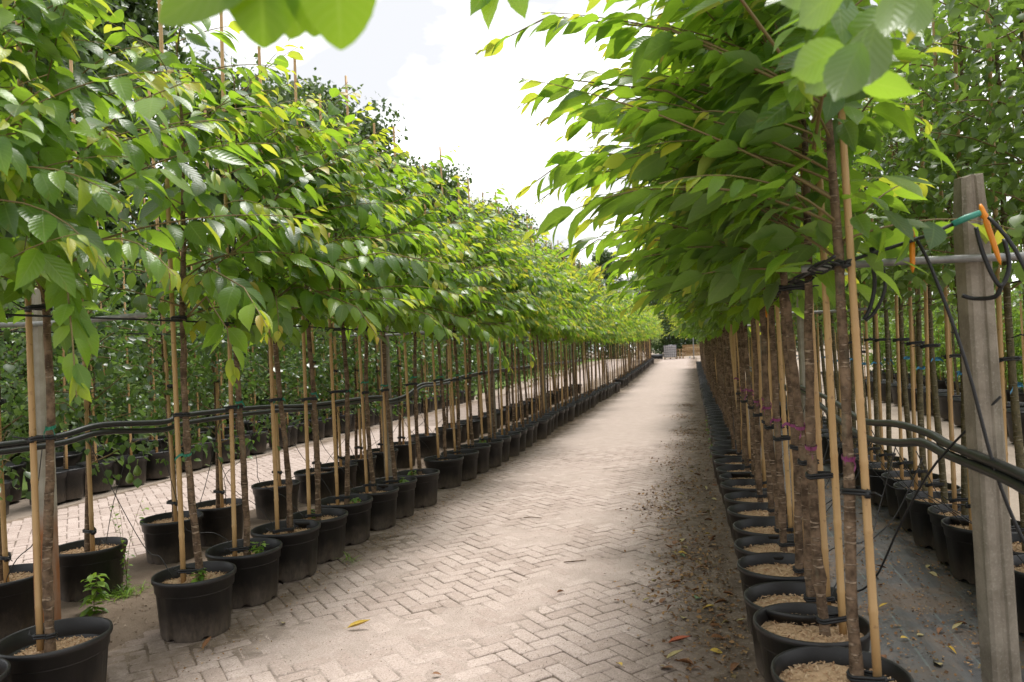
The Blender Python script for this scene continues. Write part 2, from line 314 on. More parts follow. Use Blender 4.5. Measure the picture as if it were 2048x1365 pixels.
def np_mesh(name, v, f, mats, uv=None, mi=None, smooth=True):
    me = bpy.data.meshes.new(name); v = np.asarray(v, np.float32); f = np.asarray(f, np.int32); k = f.shape[1]
    me.vertices.add(len(v)); me.vertices.foreach_set('co', v.ravel())
    me.loops.add(f.size); me.loops.foreach_set('vertex_index', f.ravel())
    me.polygons.add(len(f)); me.polygons.foreach_set('loop_start', np.arange(0, f.size, k, dtype=np.int32)); me.polygons.foreach_set('loop_total', np.full(len(f), k, np.int32))
    for mt in (mats if isinstance(mats, (list, tuple)) else [mats]): me.materials.append(mt)
    if mi is not None: me.polygons.foreach_set('material_index', np.asarray(mi, np.int32))
    if smooth: me.polygons.foreach_set('use_smooth', np.ones(len(f), bool))
    if uv is not None:
        ul = me.uv_layers.new(name='UVMap'); ul.data.foreach_set('uv', np.asarray(uv, np.float32)[f.ravel()].ravel())
    me.update(calc_edges=True); me.validate(); return me
def add(name, data, parent=None, loc=None, mat=None, rotz=None, scale=None):
    o = bpy.data.objects.new(name, data); C.objects.link(o)
    if parent is not None: o.parent = parent
    if loc is not None: o.location = loc
    if rotz is not None: o.rotation_euler = (0, 0, rotz)
    if scale is not None: o.scale = scale
    if mat is not None: o.matrix_basis = mat
    return o
def tag(o, label, cat, group=None):
    o['label'] = label; o['category'] = cat
    if group: o['group'] = group
    return o
def structure(o): o['kind'] = 'structure'; return o
def stuff(o): o['kind'] = 'stuff'; return o
ONES = 'zeroth first second third fourth fifth sixth seventh eighth ninth tenth eleventh twelfth thirteenth fourteenth fifteenth sixteenth seventeenth eighteenth nineteenth'.split()
TENS = {2: 'twent', 3: 'thirt', 4: 'fort', 5: 'fift', 6: 'sixt', 7: 'sevent', 8: 'eight', 9: 'ninet'}
def ordinal(n):
    if n < 20: return ONES[n]
    if n >= 100: return 'hundredth' if n == 100 else 'hundred-and-' + ordinal(n-100)
    return TENS[n//10] + ('ieth' if n % 10 == 0 else 'y-' + ONES[n % 10])
def gz(y):
    """the yard rises gently towards its far end"""
    return 0.0 if y < 28 else min((y-28)*0.019, 0.62)
def vnoise(x, y, seed=0):
    r = np.random.RandomState(seed); g = r.rand(256, 256)
    xi = np.floor(x).astype(int); yi = np.floor(y).astype(int); fx = x-xi; fy = y-yi
    fx = fx*fx*(3-2*fx); fy = fy*fy*(3-2*fy); a = lambda i, j: g[i % 256, j % 256]
    return (a(xi, yi)*(1-fx)+a(xi+1, yi)*fx)*(1-fy)+(a(xi, yi+1)*(1-fx)+a(xi+1, yi+1)*fx)*fy
def fbm(x, y, oct=4, seed=0):
    s = 0; am = 0.5
    for i in range(oct): s = s+am*vnoise(x*2**i, y*2**i, seed+i); am *= 0.5
    return s

# ------------------------------------------------------------------ ground, path, fabric
def grid(name, x0, x1, y0, y1, dx, dy, zf, mat):
    nx = int(round((x1-x0)/dx))+1; ny = int(round((y1-y0)/dy))+1
    X, Y = np.meshgrid(np.linspace(x0, x1, nx), np.linspace(y0, y1, ny)); Z = zf(X, Y)
    i = np.arange(nx*ny).reshape(ny, nx)
    f = np.stack([i[:-1, :-1], i[:-1, 1:], i[1:, 1:], i[1:, :-1]], -1).reshape(-1, 4)
    return np_mesh(name, np.stack([X, Y, Z], -1).reshape(-1, 3), f, mat)
gzv = np.vectorize(gz)
ground = structure(add('ground', grid('ground', -150, 150, -30, 330, 3.0, 2.0, lambda X, Y: gzv(Y)-0.03, M['gravel'])))
lawn = structure(add('lawn', grid('lawn', -40, -8.6, -5, 90, 2.0, 2.0, lambda X, Y: gzv(Y)-0.004+0*X, M['lawn'])))
def sandz(seed):
    def f(X, Y):
        d = fbm(X*1.3+7, Y*1.3+3, 4, seed)
        z = -0.0088+0.0108*np.clip((d-0.435+.10*np.exp(-((X+1.25)/.55)**2))*3.6, 0, 1)+0.0085*(fbm(X*7, Y*7, 5, seed+9)-0.45)
        z = np.where(z > -0.0012, -0.0012+(z+0.0012)*0.45, z)
        z = z+0.013*np.clip((X+0.12)/0.25, 0, 1)*np.clip((2-X)/1, 0, 1)*(X > -1)
        z = np.where(Y > 11.2, z*np.clip((12.6-Y)/1.4, 0, 1)+0.0012*np.clip((Y-11.2)/1.4, 0, 1), z)
        return z+gzv(Y)
    return f
path = structure(add('path', grid('path', -3.75, 0.30, 0.2, 13.2, 0.027, 0.027, sandz(3), M['path_sand'])))
far_path = structure(add('path', grid('far_path', -3.75, 0.30, 13.2, 62, 0.45, 0.5, lambda X, Y: gzv(Y)+0.0+0*X, M['path_sand'])))
side_path = structure(add('path', grid('side_path', -7.45, -3.9, 2.0, 16, 0.05, 0.05, lambda X, Y: sandz(21)(X, Y)-0.003, M['side_path_sand'])))
side_far = structure(add('path', grid('side_far', -7.45, -3.9, 16, 60, 0.5, 0.5, lambda X, Y: gzv(Y)-0.004+0*X, M['side_path_sand'])))
def dirtz(X, Y):
    e = np.minimum(X+4.85, -3.28-X)+0.28*(fbm(X*1.7, Y*1.7, 4, 31)-0.5)
    return -0.012+0.030*np.clip(e/0.22, 0, 1)*(0.55+0.7*fbm(X*5, Y*5, 4, 5))+gzv(Y)
dirt = structure(add('dirt_strip', grid('dirt_strip', -4.9, -3.2, 0.5, 30, 0.035, 0.05, dirtz, M['dirt'])))
def fabz(X, Y):
    w = 0.016*np.abs(np.sin((X-0.1*np.sin(Y*0.9))*9.0+2*fbm(Y*0.35, X, 2, 8)))**6
    return 0.010+w+0.006*fbm(X*3, Y*1.2, 3, 4)+gzv(Y)
fabric = structure(add('ground_fabric', grid('ground_fabric', 0.28, 2.12, 0.4, 45, 0.03, 0.09, fabz, M['fabric'])))

# herringbone pavers, laid at 45 degrees to the path
BL, BW, GAP = 0.210, 0.105, 0.0060
def brick_mesh(seed):
    r = random.Random(seed); l, w, h, c = BL-GAP, BW-GAP, 0.05, 0.010
    vs = []; rings = [(-h, 0.0), (-0.006, 0.0), (-0.0018, 0.005), (0.0, 0.013)]
    for z, ins in rings:
        for sx, sy in ((-1, -1), (1, -1), (1, 1), (-1, 1)):
            x = sx*(l/2-ins); y = sy*(w/2-ins)
            for (ax, ay) in (((c, 0), (0, c)) if sx*sy < 0 else ((0, c), (c, 0))):
                vs.append((x-sx*ax*r.uniform(.5, 1.3), y-sy*ay*r.uniform(.5, 1.3), z+r.uniform(-.0006, .0006)))
    fs = [(k*8+j, k*8+(j+1) % 8, (k+1)*8+(j+1) % 8, (k+1)*8+j) for k in range(3) for j in range(8)]+[tuple(24+j for j in range(8))]
    return vs, fs
bricks_v = [brick_mesh(i) for i in range(5)]
def brick_places(x0, x1, y0, y1):
    out = []; c45 = sqrt(.5); R = int(max(x1-x0, y1-y0)/BW)+90
    n = int((abs(x0)+abs(x1)+abs(y1))/BW)+20
    for i in range(-n, n):
        for j in range(-n, n):
            k = (i-j) % 4
            if k == 0: cx, cy_, rot = (i+1.0)*BW, (j+.5)*BW, 0.0
            elif k == 3: cx, cy_, rot = (i+.5)*BW, (j+1.0)*BW-0.0, pi/2
            else: continue
            x = (cx-cy_)*c45; y = (cx+cy_)*c45
            if x0 < x < x1 and y0 < y < y1: out.append((x, y, rot+pi/4))
    return out
CAM_RT = CAM_R.transposed()
def px(p):
    d = CAM_RT @ (Vector(p)-Vector((0, 0, 1.6)))
    if d.z > -0.05: return None
    return 1024+1456*d.x/-d.z, 682.5-1456*d.y/-d.z, -d.z
def lay(places, owner, keep, seed):
    r = random.Random(seed); items = []
    for x, y, a in places:
        q = px((x, y, 0)); vis = q is not None and -40 < q[0] < 2088 and q[1] < 1400
        if q is None or not (-300 < q[0] < 2300 and q[1] < 1700): continue
        items.append(((q[2] if vis else 99+q[2]), x, y, a))
    items.sort()
    shared = []
    for vs, fs in bricks_v:
        mb = MB(); mb.add(vs, fs); shared.append(mb.mesh('brick', M['paver'], False))
    rest = MB()
    for n, (d, x, y, a) in enumerate(items):
        mt = Matrix.Translation((x+r.gauss(0, .0012), y+r.gauss(0, .0012), r.uniform(-.0028, .0022))) @ Matrix.Rotation(a+r.gauss(0, .014), 4, 'Z') @ Matrix.Rotation(r.gauss(0, .014), 4, 'X') @ Matrix.Rotation(r.gauss(0, .009), 4, 'Y')
        if n < keep: add('brick', shared[r.randrange(5)], owner, mat=mt)
        else:
            vs, fs = bricks_v[r.randrange(5)]; rest.add([tuple(mt @ Vector(v)) for v in vs], fs)
    stuff(add('brick_paving', rest.mesh('brick_paving', M['paver'], False), owner))
lay(brick_places(-3.3, 0.16, 1.9, 12.6), path, 300, 1)
lay(brick_places(-7.35, -4.0, 4.0, 12.5), side_path, 300, 2)

# ------------------------------------------------------------------ leaf shapes
def leaf_tmpl(k, wide, fold, curl, tipx=0.62, serr=0.0, petiole=0.16, twist=0.0):
    """length 1 along +x, underside -z; columns: edge, mid, edge"""
    v = []; uv = []
    us = np.linspace(0, 1, k)
    for i, u in enumerate(us):
        w = wide*0.5*(sin(pi*min(1, u**0.80))**0.75)*(1-0.35*max(0, u-tipx)/(1-tipx)) if 0 < u < 1 else 0.004
        if u > 0.86 and u < 1: w *= 0.72
        if serr and 0 < i < k-1: w *= 1+(serr if i % 2 else -serr)
        z = -curl*u*u; x = u*(1-0.25*curl*u)+petiole; tw = twist*u
        for sd in (-1, 0, 1):
            yy = sd*w*cos(fold); zz = abs(sd)*w*sin(fold)
            v.append((x, yy*cos(tw)-zz*sin(tw), z+yy*sin(tw)+zz*cos(tw))); uv.append((u, sd*1.0))
    f = []
    for i in range(k-1):
        for c in (0, 1): a = i*3+c; f.append((a, a+3, a+4, a+1))
    n = len(v)
    if petiole > 0:
        v += [(0, -0.008, 0.012), (petiole+.02, -0.008, 0), (petiole+.02, 0.008, 0), (0, 0.008, 0.012)]; uv += [(0, 0)]*4; f.append((n, n+1, n+2, n+3))
    return np.array(v, float), np.array(f), np.array(uv, float)
HI = [leaf_tmpl(13, w, fo, cu, serr=0.035, twist=tw) for w, fo, cu, tw in ((0.52, .22, .18, .1), (0.48, .35, .30, -.2), (0.56, .12, .10, .15), (0.50, .5, .22, .0), (0.54, .18, .42, -.1), (0.46, .28, -.06, .25))]
MID = [leaf_tmpl(6, w, fo, cu, twist=tw, petiole=0.12) for w, fo, cu, tw in ((0.52, .25, .2, .1), (0.48, .4, .3, -.2), (0.55, .12, .1, .1), (0.5, .2, .4, 0))]
LOW = [leaf_tmpl(4, w, fo, cu, petiole=0.0) for w, fo, cu in ((0.55, .3, .2), (0.5, .15, .35))]
YOUNG = [leaf_tmpl(9, w, fo, cu, serr=0.03) for w, fo, cu in ((0.36, .6, .3), (0.42, .45, .55), (0.30, .8, .2))]
ROUND = [leaf_tmpl(5, w, fo, cu, petiole=0.3) for w, fo, cu in ((0.72, .3, .15), (0.64, .45, .3), (0.78, .15, .1))]
OVAL3 = [leaf_tmpl(3, w, fo, cu, petiole=0.0) for w, fo, cu in ((0.85, .3, .15), (0.7, .2, .3))]
def frames(d, n):
    d = d/np.linalg.norm(d, axis=1, keepdims=True); n = n-d*(d*n).sum(1, keepdims=True)
    ln = np.linalg.norm(n, axis=1, keepdims=True); n = np.where(ln > 1e-4, n/np.maximum(ln, 1e-6), np.array([[0, 1, 0]])); return d, np.cross(n, d), n
def leaves_mesh(name, P, D, N, L, tm, mats, mi=None, seed=0):
    r = np.random.RandomState(seed); P = np.asarray(P, float); D, S, N = frames(np.asarray(D, float), np.asarray(N, float)); L = np.asarray(L, float)
    ch = r.randint(0, len(tm), len(P)); V = []; F = []; U = []; I = []; off = 0
    for t, (tv, tf, tu) in enumerate(tm):
        s = np.where(ch == t)[0]
        if not len(s): continue
        w = (L[s]*(0.88+0.24*r.rand(len(s))))[:, None, None]; l = L[s][:, None, None]
        v = P[s][:, None]+tv[None, :, 0:1]*D[s][:, None]*l+tv[None, :, 1:2]*S[s][:, None]*w+tv[None, :, 2:3]*N[s][:, None]*l
        V.append(v.reshape(-1, 3)); F.append((tf[None]+(off+np.arange(len(s))*len(tv))[:, None, None]).reshape(-1, 4)); U.append(np.tile(tu, (len(s), 1)))
        if mi is not None: I.append(np.repeat(np.asarray(mi)[s], len(tf)))
        off += len(s)*len(tv)
    return np_mesh(name, np.vstack(V), np.vstack(F), mats, np.vstack(U), np.concatenate(I) if mi is not None else None)
def tmpl_mesh(name, t, mat): return np_mesh(name, t[0], t[1], mat, t[2])
BROAD = leaf_tmpl(17, .66, .10, .06, tipx=.9, serr=.012, petiole=.1)
for _i in range(17):
    _u = _i/16; _w = .36*max(.01, sin(pi*min(1, .06+.94*_u**.92)))**.62*(1+(.012 if _i % 2 else -.012))
    for _k, _sd in ((0, -1), (2, 1)): BROAD[0][_i*3+_k] = (BROAD[0][_i*3+1][0], _sd*_w*cos(.1), BROAD[0][_i*3+1][2]+_w*sin(.1))
LEAF_ME = [tmpl_mesh('leaf', t, M['leaf']) for t in HI]; LEAF_ME.append(tmpl_mesh('leaf', BROAD, M['fresh_leaf'])); LEAF_ME.append(tmpl_mesh('leaf', leaf_tmpl(17, .50, .22, .22, serr=.03, twist=.15), M['leaf'])); YOUNG_ME = [tmpl_mesh('young_leaf', t, M['young_leaf']) for t in YOUNG]

# ------------------------------------------------------------------ cherry trees
def rad_from(p, n=10): return p
class Tree: pass
def leaf_run(T, r, pts, s, t0=0.14, step=0.045, size=0.150, young=5, bias=0.25):
    """alternate leaves hung along a shoot"""
    pts = [Vector(p) for p in pts]; seg = [(pts[i+1]-pts[i]).length for i in range(len(pts)-1)]; tot = sum(seg); d = tot*t0; alt = r.choice((-1, 1)); ds = []
    while d < tot: ds.append(d); d += step*r.uniform(.75, 1.3)
    nl = len(ds)
    for k, d in enumerate(ds):
        a = d; i = 0
        while i < len(seg)-1 and a > seg[i]: a -= seg[i]; i += 1
        t = (pts[i+1]-pts[i]).normalized(); p = pts[i]+t*a; left = nl-k
        side = t.cross(Vector((0, 0, 1))); side = side.normalized() if side.length > .05 else Vector((r.uniform(-1, 1), r.uniform(-1, 1), 0)).normalized()
        alt = -alt; yng = left <= young
        dn = r.uniform(.35, 1.05) if s > 0 else r.uniform(.15, .7)
        dr = t*(0.50+(0.5 if yng else 0))+side*alt*r.uniform(.3, .75)+Vector((bias*s*(1.0 if s > 0 else 2.0), 0, -dn))+Vector((r.uniform(-.3, .3), r.uniform(-.3, .3), r.uniform(-.2, .2)))
        out = Vector((p.x, p.y, 0)); out = out.normalized() if out.length > .05 else Vector((s, 0, 0))
        nm = Vector((r.uniform(-.5, .5), r.uniform(-.5, .5), r.uniform(.35, 1.0)))+out*r.uniform(.2, .95)+side*alt*r.uniform(-.2, .4)
        L = size*r.choice((r.uniform(.55, .8), r.uniform(.8, 1.2), r.uniform(.85, 1.2)))
        if yng: L *= (.38, .52, .66, .82, .9, .95)[min(left-1, 5)]
        T.P.append(tuple(p)); T.D.append(tuple(dr)); T.N.append(tuple(nm)); T.L.append(L); T.Y.append(1 if (yng and left <= 3 and r.random() < .8) or (yng and left <= 5 and r.random() < .3) or r.random() < .012 else 0)
def cherry(seed, s, z0=1.86, ztop=3.85, nlat=25, reach=1.15, extra=(), size=0.150, step=0.045, lean=0.0, clear=None, off=(0, 0)):
    r = random.Random(seed); T = Tree(); T.P, T.D, T.N, T.L, T.Y = [], [], [], [], []; T.br = []
    # leader with a crooked base
    ph = r.uniform(0, 6.28); am = r.uniform(.010, .022); T.lead = []
    kx, ky = r.uniform(-.02, .02), r.uniform(-.02, .02)
    NS = 64; kn = [(r.uniform(.15, 1.8), r.uniform(.05, .2)) for _ in range(7)]; wx = wy = 0.0; T.lrad = []; lean = lean+r.gauss(0, .007); leany = r.gauss(0, .006)
    for i in range(NS+1):
        z = ztop*i/NS; k = math.exp(-z/0.16); wx = wx*.93+r.gauss(0, .0016); wy = wy*.93+r.gauss(0, .0016)
        T.lead.append(Vector((am*sin(z*2.3+ph)+kx*k*1.3-kx*1.3+lean*z+off[0]+wx, am*cos(z*1.9+ph)+ky*k*1.3-ky*1.3+leany*z+off[1]+wy, z)))
        q = (0.0225+0.011*math.exp(-z/.10))*(1-0.24*min(1, z/1.9)) if z < 1.9 else max(0.004, 0.0185*(1-(z-1.9)/(ztop-1.86)))
        T.lrad.append(q*r.uniform(.95, 1.05)*(1+sum(h*math.exp(-((z-kz)/.035)**2) for kz, h in kn)))
    T.NS = NS
    def at(z):
        i = min(NS-1, max(0, int(z/ztop*NS))); return T.lead[i].lerp(T.lead[i+1], z/ztop*NS-i)
    paz = 0.0 if s > 0 else pi
    for i in range(nlat):
        f = (i+r.random())/nlat; z = z0+(ztop-.12-z0)*f
        az = paz+r.gauss(0, .85) if r.random() < .66 else r.uniform(0, 2*pi)
        c = cos(az-paz); l = reach*(0.98-.52*f)*r.uniform(.7, 1.12)*(1+.22*c)
        if f < .12: l *= r.uniform(.8, 1.0)
        el = radians(r.uniform(16, 46))+.25*f; dr = radians(r.uniform(22, 78) if s > 0 else r.uniform(18, 58))*(1-.35*f)
        p = at(z); pts = [p]; n = 9; azz = az
        for k in range(n):
            t = (k+1)/n; e = el-dr*t**1.25; azz += r.gauss(0, .05)
            p = p+Vector((cos(azz)*cos(e), sin(azz)*cos(e), sin(e)))*(l/n); pts.append(p)
        T.br.append((pts, [max(.0018, .0062*(1-.8*k/n)*(.6+.4*l)) for k in range(n+1)]))
        leaf_run(T, r, pts, s, size=size, step=step)
    for pts, op in extra:
        pts = [Vector(p) for p in pts]; T.br.append((pts, [.007*(1-.7*k/(len(pts)-1)) for k in range(len(pts))])); leaf_run(T, r, pts, s, size=size*op.get('size', 1), step=op.get('step', .05), young=op.get('young', 4), t0=op.get('t0', .15))
    leaf_run(T, r, [at(ztop*.62), at(ztop*.8), at(ztop*.97)], s, 0.0, .05, size*.85)
    for k in range(60 if s > 0 else 130):   # spur leaves close to the leader
        z = r.uniform(z0-.02, ztop-.2); a = r.uniform(0, 6.28); p = at(z)+Vector((cos(a), sin(a), 0))*r.uniform(.02, .16 if s > 0 else .30)
        T.P.append(tuple(p)); T.D.append((cos(a)*.8, sin(a)*.8, r.uniform(-.8, .1))); T.N.append((r.uniform(-.4, .4), r.uniform(-.4, .4), 1)); T.L.append(size*r.uniform(.7, 1.1)); T.Y.append(0)
    if clear:
        keep = [i for i in range(len(T.P)) if clear(T.P[i])]
        for q in 'PDNLY': setattr(T, q, [getattr(T, q)[i] for i in keep])
    T.at = at; T.ztop = ztop; return T
def trunk_mesh(T, far=False):
    mb = MB(); mb.tube(T.lead[::(4 if far else 1)], T.lrad[::(4 if far else 1)], 6 if far else 12)
    for pts, rd in T.br: mb.tube(pts[::(3 if far else 1)], rd[::(3 if far else 1)], 3 if far else 5, 1, False)
    return mb.mesh('trunk', [M['bark'], M['twig']])
def cane_mesh(h, seed, n=10, lean=(0, 0)):
    r = random.Random(seed); mb = MB(); pts = []; rd = []; z = 0.02; r0 = 0.0160
    def q(z): return (lean[0]*z, lean[1]*z, z)
    while z < h:
        rr = r0*(1-.30*z/h); L = r.uniform(.20, .32)
        for dz, k in ((0, 1.0), (L*.9, .97), (L*.955, 1.10), (L, 1.02)):
            if z+dz < h: pts.append(q(z+dz)); rd.append(rr*k)
        z += L+.002
    mb.tube(pts, rd, n); return mb.mesh('bamboo_cane', M['cane'])
CANES = [cane_mesh(h, i) for i, h in enumerate((3.95, 4.05, 3.85, 4.12))]
CANES_FAR = [cane_mesh(h, i, 6) for i, h in enumerate((3.9, 4.1))]
def loop_pts(c1, r1, c2, r2, z, n=7):
    c1 = Vector((c1[0], c1[1])); c2 = Vector((c2[0], c2[1])); d = (c2-c1); a = atan2(d.y, d.x); p = []
    for k in range(n): t = a+pi/2+pi*k/(n-1); p.append(Vector((c1.x+r1*cos(t), c1.y+r1*sin(t), z)))
    for k in range(n): t = a-pi/2+pi*k/(n-1); p.append(Vector((c2.x+r2*cos(t), c2.y+r2*sin(t), z)))
    return p+[p[0]]
def tie_mesh(c1, r1, c2, r2, z, seed, rad=.0065):
    r = random.Random(seed); mb = MB(); lp = loop_pts(c1, r1+.005, c2, r2+.005, z)
    for dz in (0, .012): mb.tube([(p.x, p.y, p.z+dz+.004*sin(i)) for i, p in enumerate(lp)], rad, 5, 0, False)
    e = lp[10]; o = (Vector((c2[0], c2[1], z))-Vector((c1[0], c1[1], z))).normalized()
    mb.tube([e, e+o*.03+Vector((0, 0, .012)), e+o*.055+Vector((r.uniform(-.02, .02), r.uniform(-.02, .02), r.uniform(-.01, .04)))], [.005, .004, .003], 4)
    mb.box(e, (.02, .02, .026)); return mb.mesh('tie', M['black_rubber'])
def ribbon_mesh(c, rr, z, seed, mat):
    r = random.Random(seed); mb = MB(); n = 10
    vs = []
    for k in range(n):
        a = 2*pi*k/n
        for dz, q in ((-.008, 0), (.008, .002)): vs.append((c[0]+(rr+.004+q)*cos(a), c[1]+(rr+.004+q)*sin(a), z+dz+.006*sin(a)))
    mb.add(vs, [(2*k, 2*((k+1) % n), 2*((k+1) % n)+1, 2*k+1) for k in range(n)])
    for q in range(2):
        a = -pi/2+r.uniform(-1.2, 1.2); p = Vector((c[0]+(rr+.005)*cos(a), c[1]+(rr+.005)*sin(a), z)); d = Vector((cos(a), sin(a), r.uniform(-.9, .5))).normalized(); w = Vector((0, 0, .008)) if abs(d.z) < .7 else Vector((.008, 0, 0))
        ps = [p, p+d*.018, p+d*.034+Vector((0, 0, -.01)), p+d*.042+Vector((r.uniform(-.01, .01), 0, -.024))]
        vs = []
        for x in ps: vs += [tuple(x-w), tuple(x+w)]
        mb.add(vs, [(2*k, 2*k+2, 2*k+3, 2*k+1) for k in range(3)])
    return mb.mesh('ribbon', mat)

# pots
def pot_mesh(seed, R=.245, H=.35, n=60, far=False, mulch=False):
    r = random.Random(seed)
    if far: n = 16
    k = R/.245; hz = H/.35
    prof = [(.196, .0), (.199, .02), (.219, .262), (.230, .266), (.234, .318), (.2435, .322), (.2455, .338), (.243, .349), (.237, .351), (.231, .345), (.226, .26)]
    if far: prof = [(.197, 0), (.221, .265), (.233, .27), (.2445, .335), (.242, .35), (.231, .347), (.226, .27)]
    ph = r.uniform(0, 6); mb = MB(); vs = []
    for i, (q, z) in enumerate(prof):
        for j in range(n):
            a = 2*pi*j/n; rr = q
            if not far and i in (1, 2): rr += .0045 if (j % 6) in (0, 1, 2) else -.001
            zz = z
            if not far and i == 0 and (j % 10) in (0, 1): zz = .017
            ov = 1+.012*sin(2*a+ph)
            vs.append((rr*ov*cos(a)*k, rr*ov*sin(a)*k, zz*hz))
    m_ = len(prof); fs = [(i*n+j, i*n+(j+1) % n, (i+1)*n+(j+1) % n, (i+1)*n+j) for i in range(m_-1) for j in range(n)]
    mb.add(vs, fs); 
    if mulch:
        c = [(.226*k*cos(2*pi*j/n), .226*k*sin(2*pi*j/n), .285*hz) for j in range(n)]; mb.add(c, [tuple(range(n))], 1)
    return mb.mesh('pot', [M['pot'], M['mulch']])
POTS = [pot_mesh(i) for i in range(3)]; POT_FAR = pot_mesh(9, far=True, mulch=True); POT_BIG = pot_mesh(10, .36, .46, far=True, mulch=True); POT_FAR2 = pot_mesh(11, .235, .38, far=True, mulch=True)
def mulch_mesh(seed, chips=520):
    r = random.Random(seed); v = [(0, 0, .302)]; f = []; n = 28; rings = 7
    for i in range(1, rings+1):
        q = .2285*i/rings
        for j in range(n): v.append((q*cos(2*pi*j/n), q*sin(2*pi*j/n), .288+.016*(1-(i/rings)**2)+r.uniform(-.005, .006)))
    mb = MB(); mb.add(v, [(0, 1+j, 1+(j+1) % n) for j in range(n)]+[(1+i*n+j, 1+(i+1)*n+j, 1+(i+1)*n+(j+1) % n, 1+i*n+(j+1) % n) for i in range(rings-1) for j in range(n)])
    for c in range(chips):
        q = .222*sqrt(r.random()); a = r.uniform(0, 6.28); p = Vector((q*cos(a), q*sin(a), .290+.016*(1-(q/.2285)**2)+r.uniform(.001, .010)))
        rot = Matrix.Rotation(r.uniform(0, 6.28), 3, 'Z') @ Matrix.Rotation(r.gauss(0, .35), 3, 'Y') @ Matrix.Rotation(r.gauss(0, .5), 3, 'X')
        l, w, h = r.uniform(.008, .026), r.uniform(.004, .009), r.uniform(.002, .004)
        vs = [tuple(p+rot @ Vector(x)) for x in ((-l/2, -w/2, 0), (l/2, -w*.3, 0), (l/2, w*.35, 0), (-l/2, w/2, 0), (0, 0, h))]
        mb.add(vs, [(0, 1, 4), (1, 2, 4), (2, 3, 4), (3, 0, 4)])
    return mb.mesh('mulch', M['mulch'], False)
MULCH = [mulch_mesh(i) for i in range(3)]

def in_frame(p):
    q = px(p); return q is not None and -30 < q[0] < 2078 and -30 < q[1] < 1395
def place_near(name, T, loc, label, group, cane_off, ribbon, tie_zs, n_leaf, seed, mulch_dz=0.0, pot_rot=0.0, extra_leaves=()):
    r = random.Random(seed); root = add(name, None, loc=loc); root.empty_display_size = .2; tag(root, label, 'tree', group)
    pot = add('pot', POTS[seed % 3], root, rotz=pot_rot, scale=(r.uniform(.97, 1.03),)*2+(r.uniform(.97, 1.04),)); stuff(add('mulch', MULCH[seed % 3], pot, loc=(0, 0, mulch_dz), scale=(.985+mulch_dz*1.7,)*2+(1,)))
    add('trunk', trunk_mesh(T), root)
    co = cane_off; tilt = r.uniform(-.006, .006)
    cn = add('bamboo_cane', CANES[seed % 4], root, loc=(co[0], co[1], .26)); cn.rotation_euler = (r.uniform(-.004, .004), atan2(-co[0]*.35, 2.0)+tilt, r.uniform(0, 6))
    ca = lambda z: (co[0]+sin(cn.rotation_euler.y)*(z-.26), co[1])
    for z in tie_zs:
        zz = z+r.uniform(-.03, .03); c1 = T.at(zz); i = min(T.NS, int(zz/T.ztop*T.NS)); add('tie', tie_mesh((c1.x, c1.y), T.lrad[i], ca(zz), .019, zz, seed+int(z*10)), root)
    if ribbon:
        zz = ribbon[1]+r.uniform(-.05, .05); c1 = T.at(zz); add('ribbon', ribbon_mesh((c1.x, c1.y), T.lrad[min(T.NS, int(zz/T.ztop*T.NS))], zz, seed, M[ribbon[0]]), root)
    # leaves: the ones that show largest are pieces of their own
    P = np.array(T.P); vis = []
    for i in range(len(P)):
        w = Vector(T.P[i])+Vector(loc); q = px(w); vis.append(T.L[i]/q[2] if (q is not None and in_frame(w)) else 0.0)
    order = np.argsort(-np.array(vis)); single = [i for i in order[:n_leaf] if vis[i] > 0]; rest = sorted(set(range(len(P)))-set(single))
    D, S, N = frames(np.array(T.D), np.array(T.N))
    for i in single:
        l = T.L[i]; w = l*r.uniform(.9, 1.1)
        mt = Matrix(((D[i][0]*l, S[i][0]*w, N[i][0]*l, P[i][0]), (D[i][1]*l, S[i][1]*w, N[i][1]*l, P[i][1]), (D[i][2]*l, S[i][2]*w, N[i][2]*l, P[i][2]), (0, 0, 0, 1)))
        add('leaf', r.choice(YOUNG_ME if T.Y[i] else LEAF_ME[:6]), root, mat=mt)
    for (bp, d, n, l, k) in extra_leaves:
        d, s_, n = frames(np.array([d], float), np.array([n], float)); d, s_, n = d[0], s_[0], n[0]
        mt = Matrix([[d[q]*l, s_[q]*l, n[q]*l, bp[q]-loc[q]] for q in range(3)]+[[0, 0, 0, 1]]); add('leaf', LEAF_ME[k], root, mat=mt)
    if rest:
        rr = np.array(rest); stuff(add('foliage', leaves_mesh('foliage', P[rr], np.array(T.D)[rr], np.array(T.N)[rr], np.array(T.L)[rr], MID, [M['leaf'], M['young_leaf']], np.array(T.Y)[rr], seed), root))
    return root

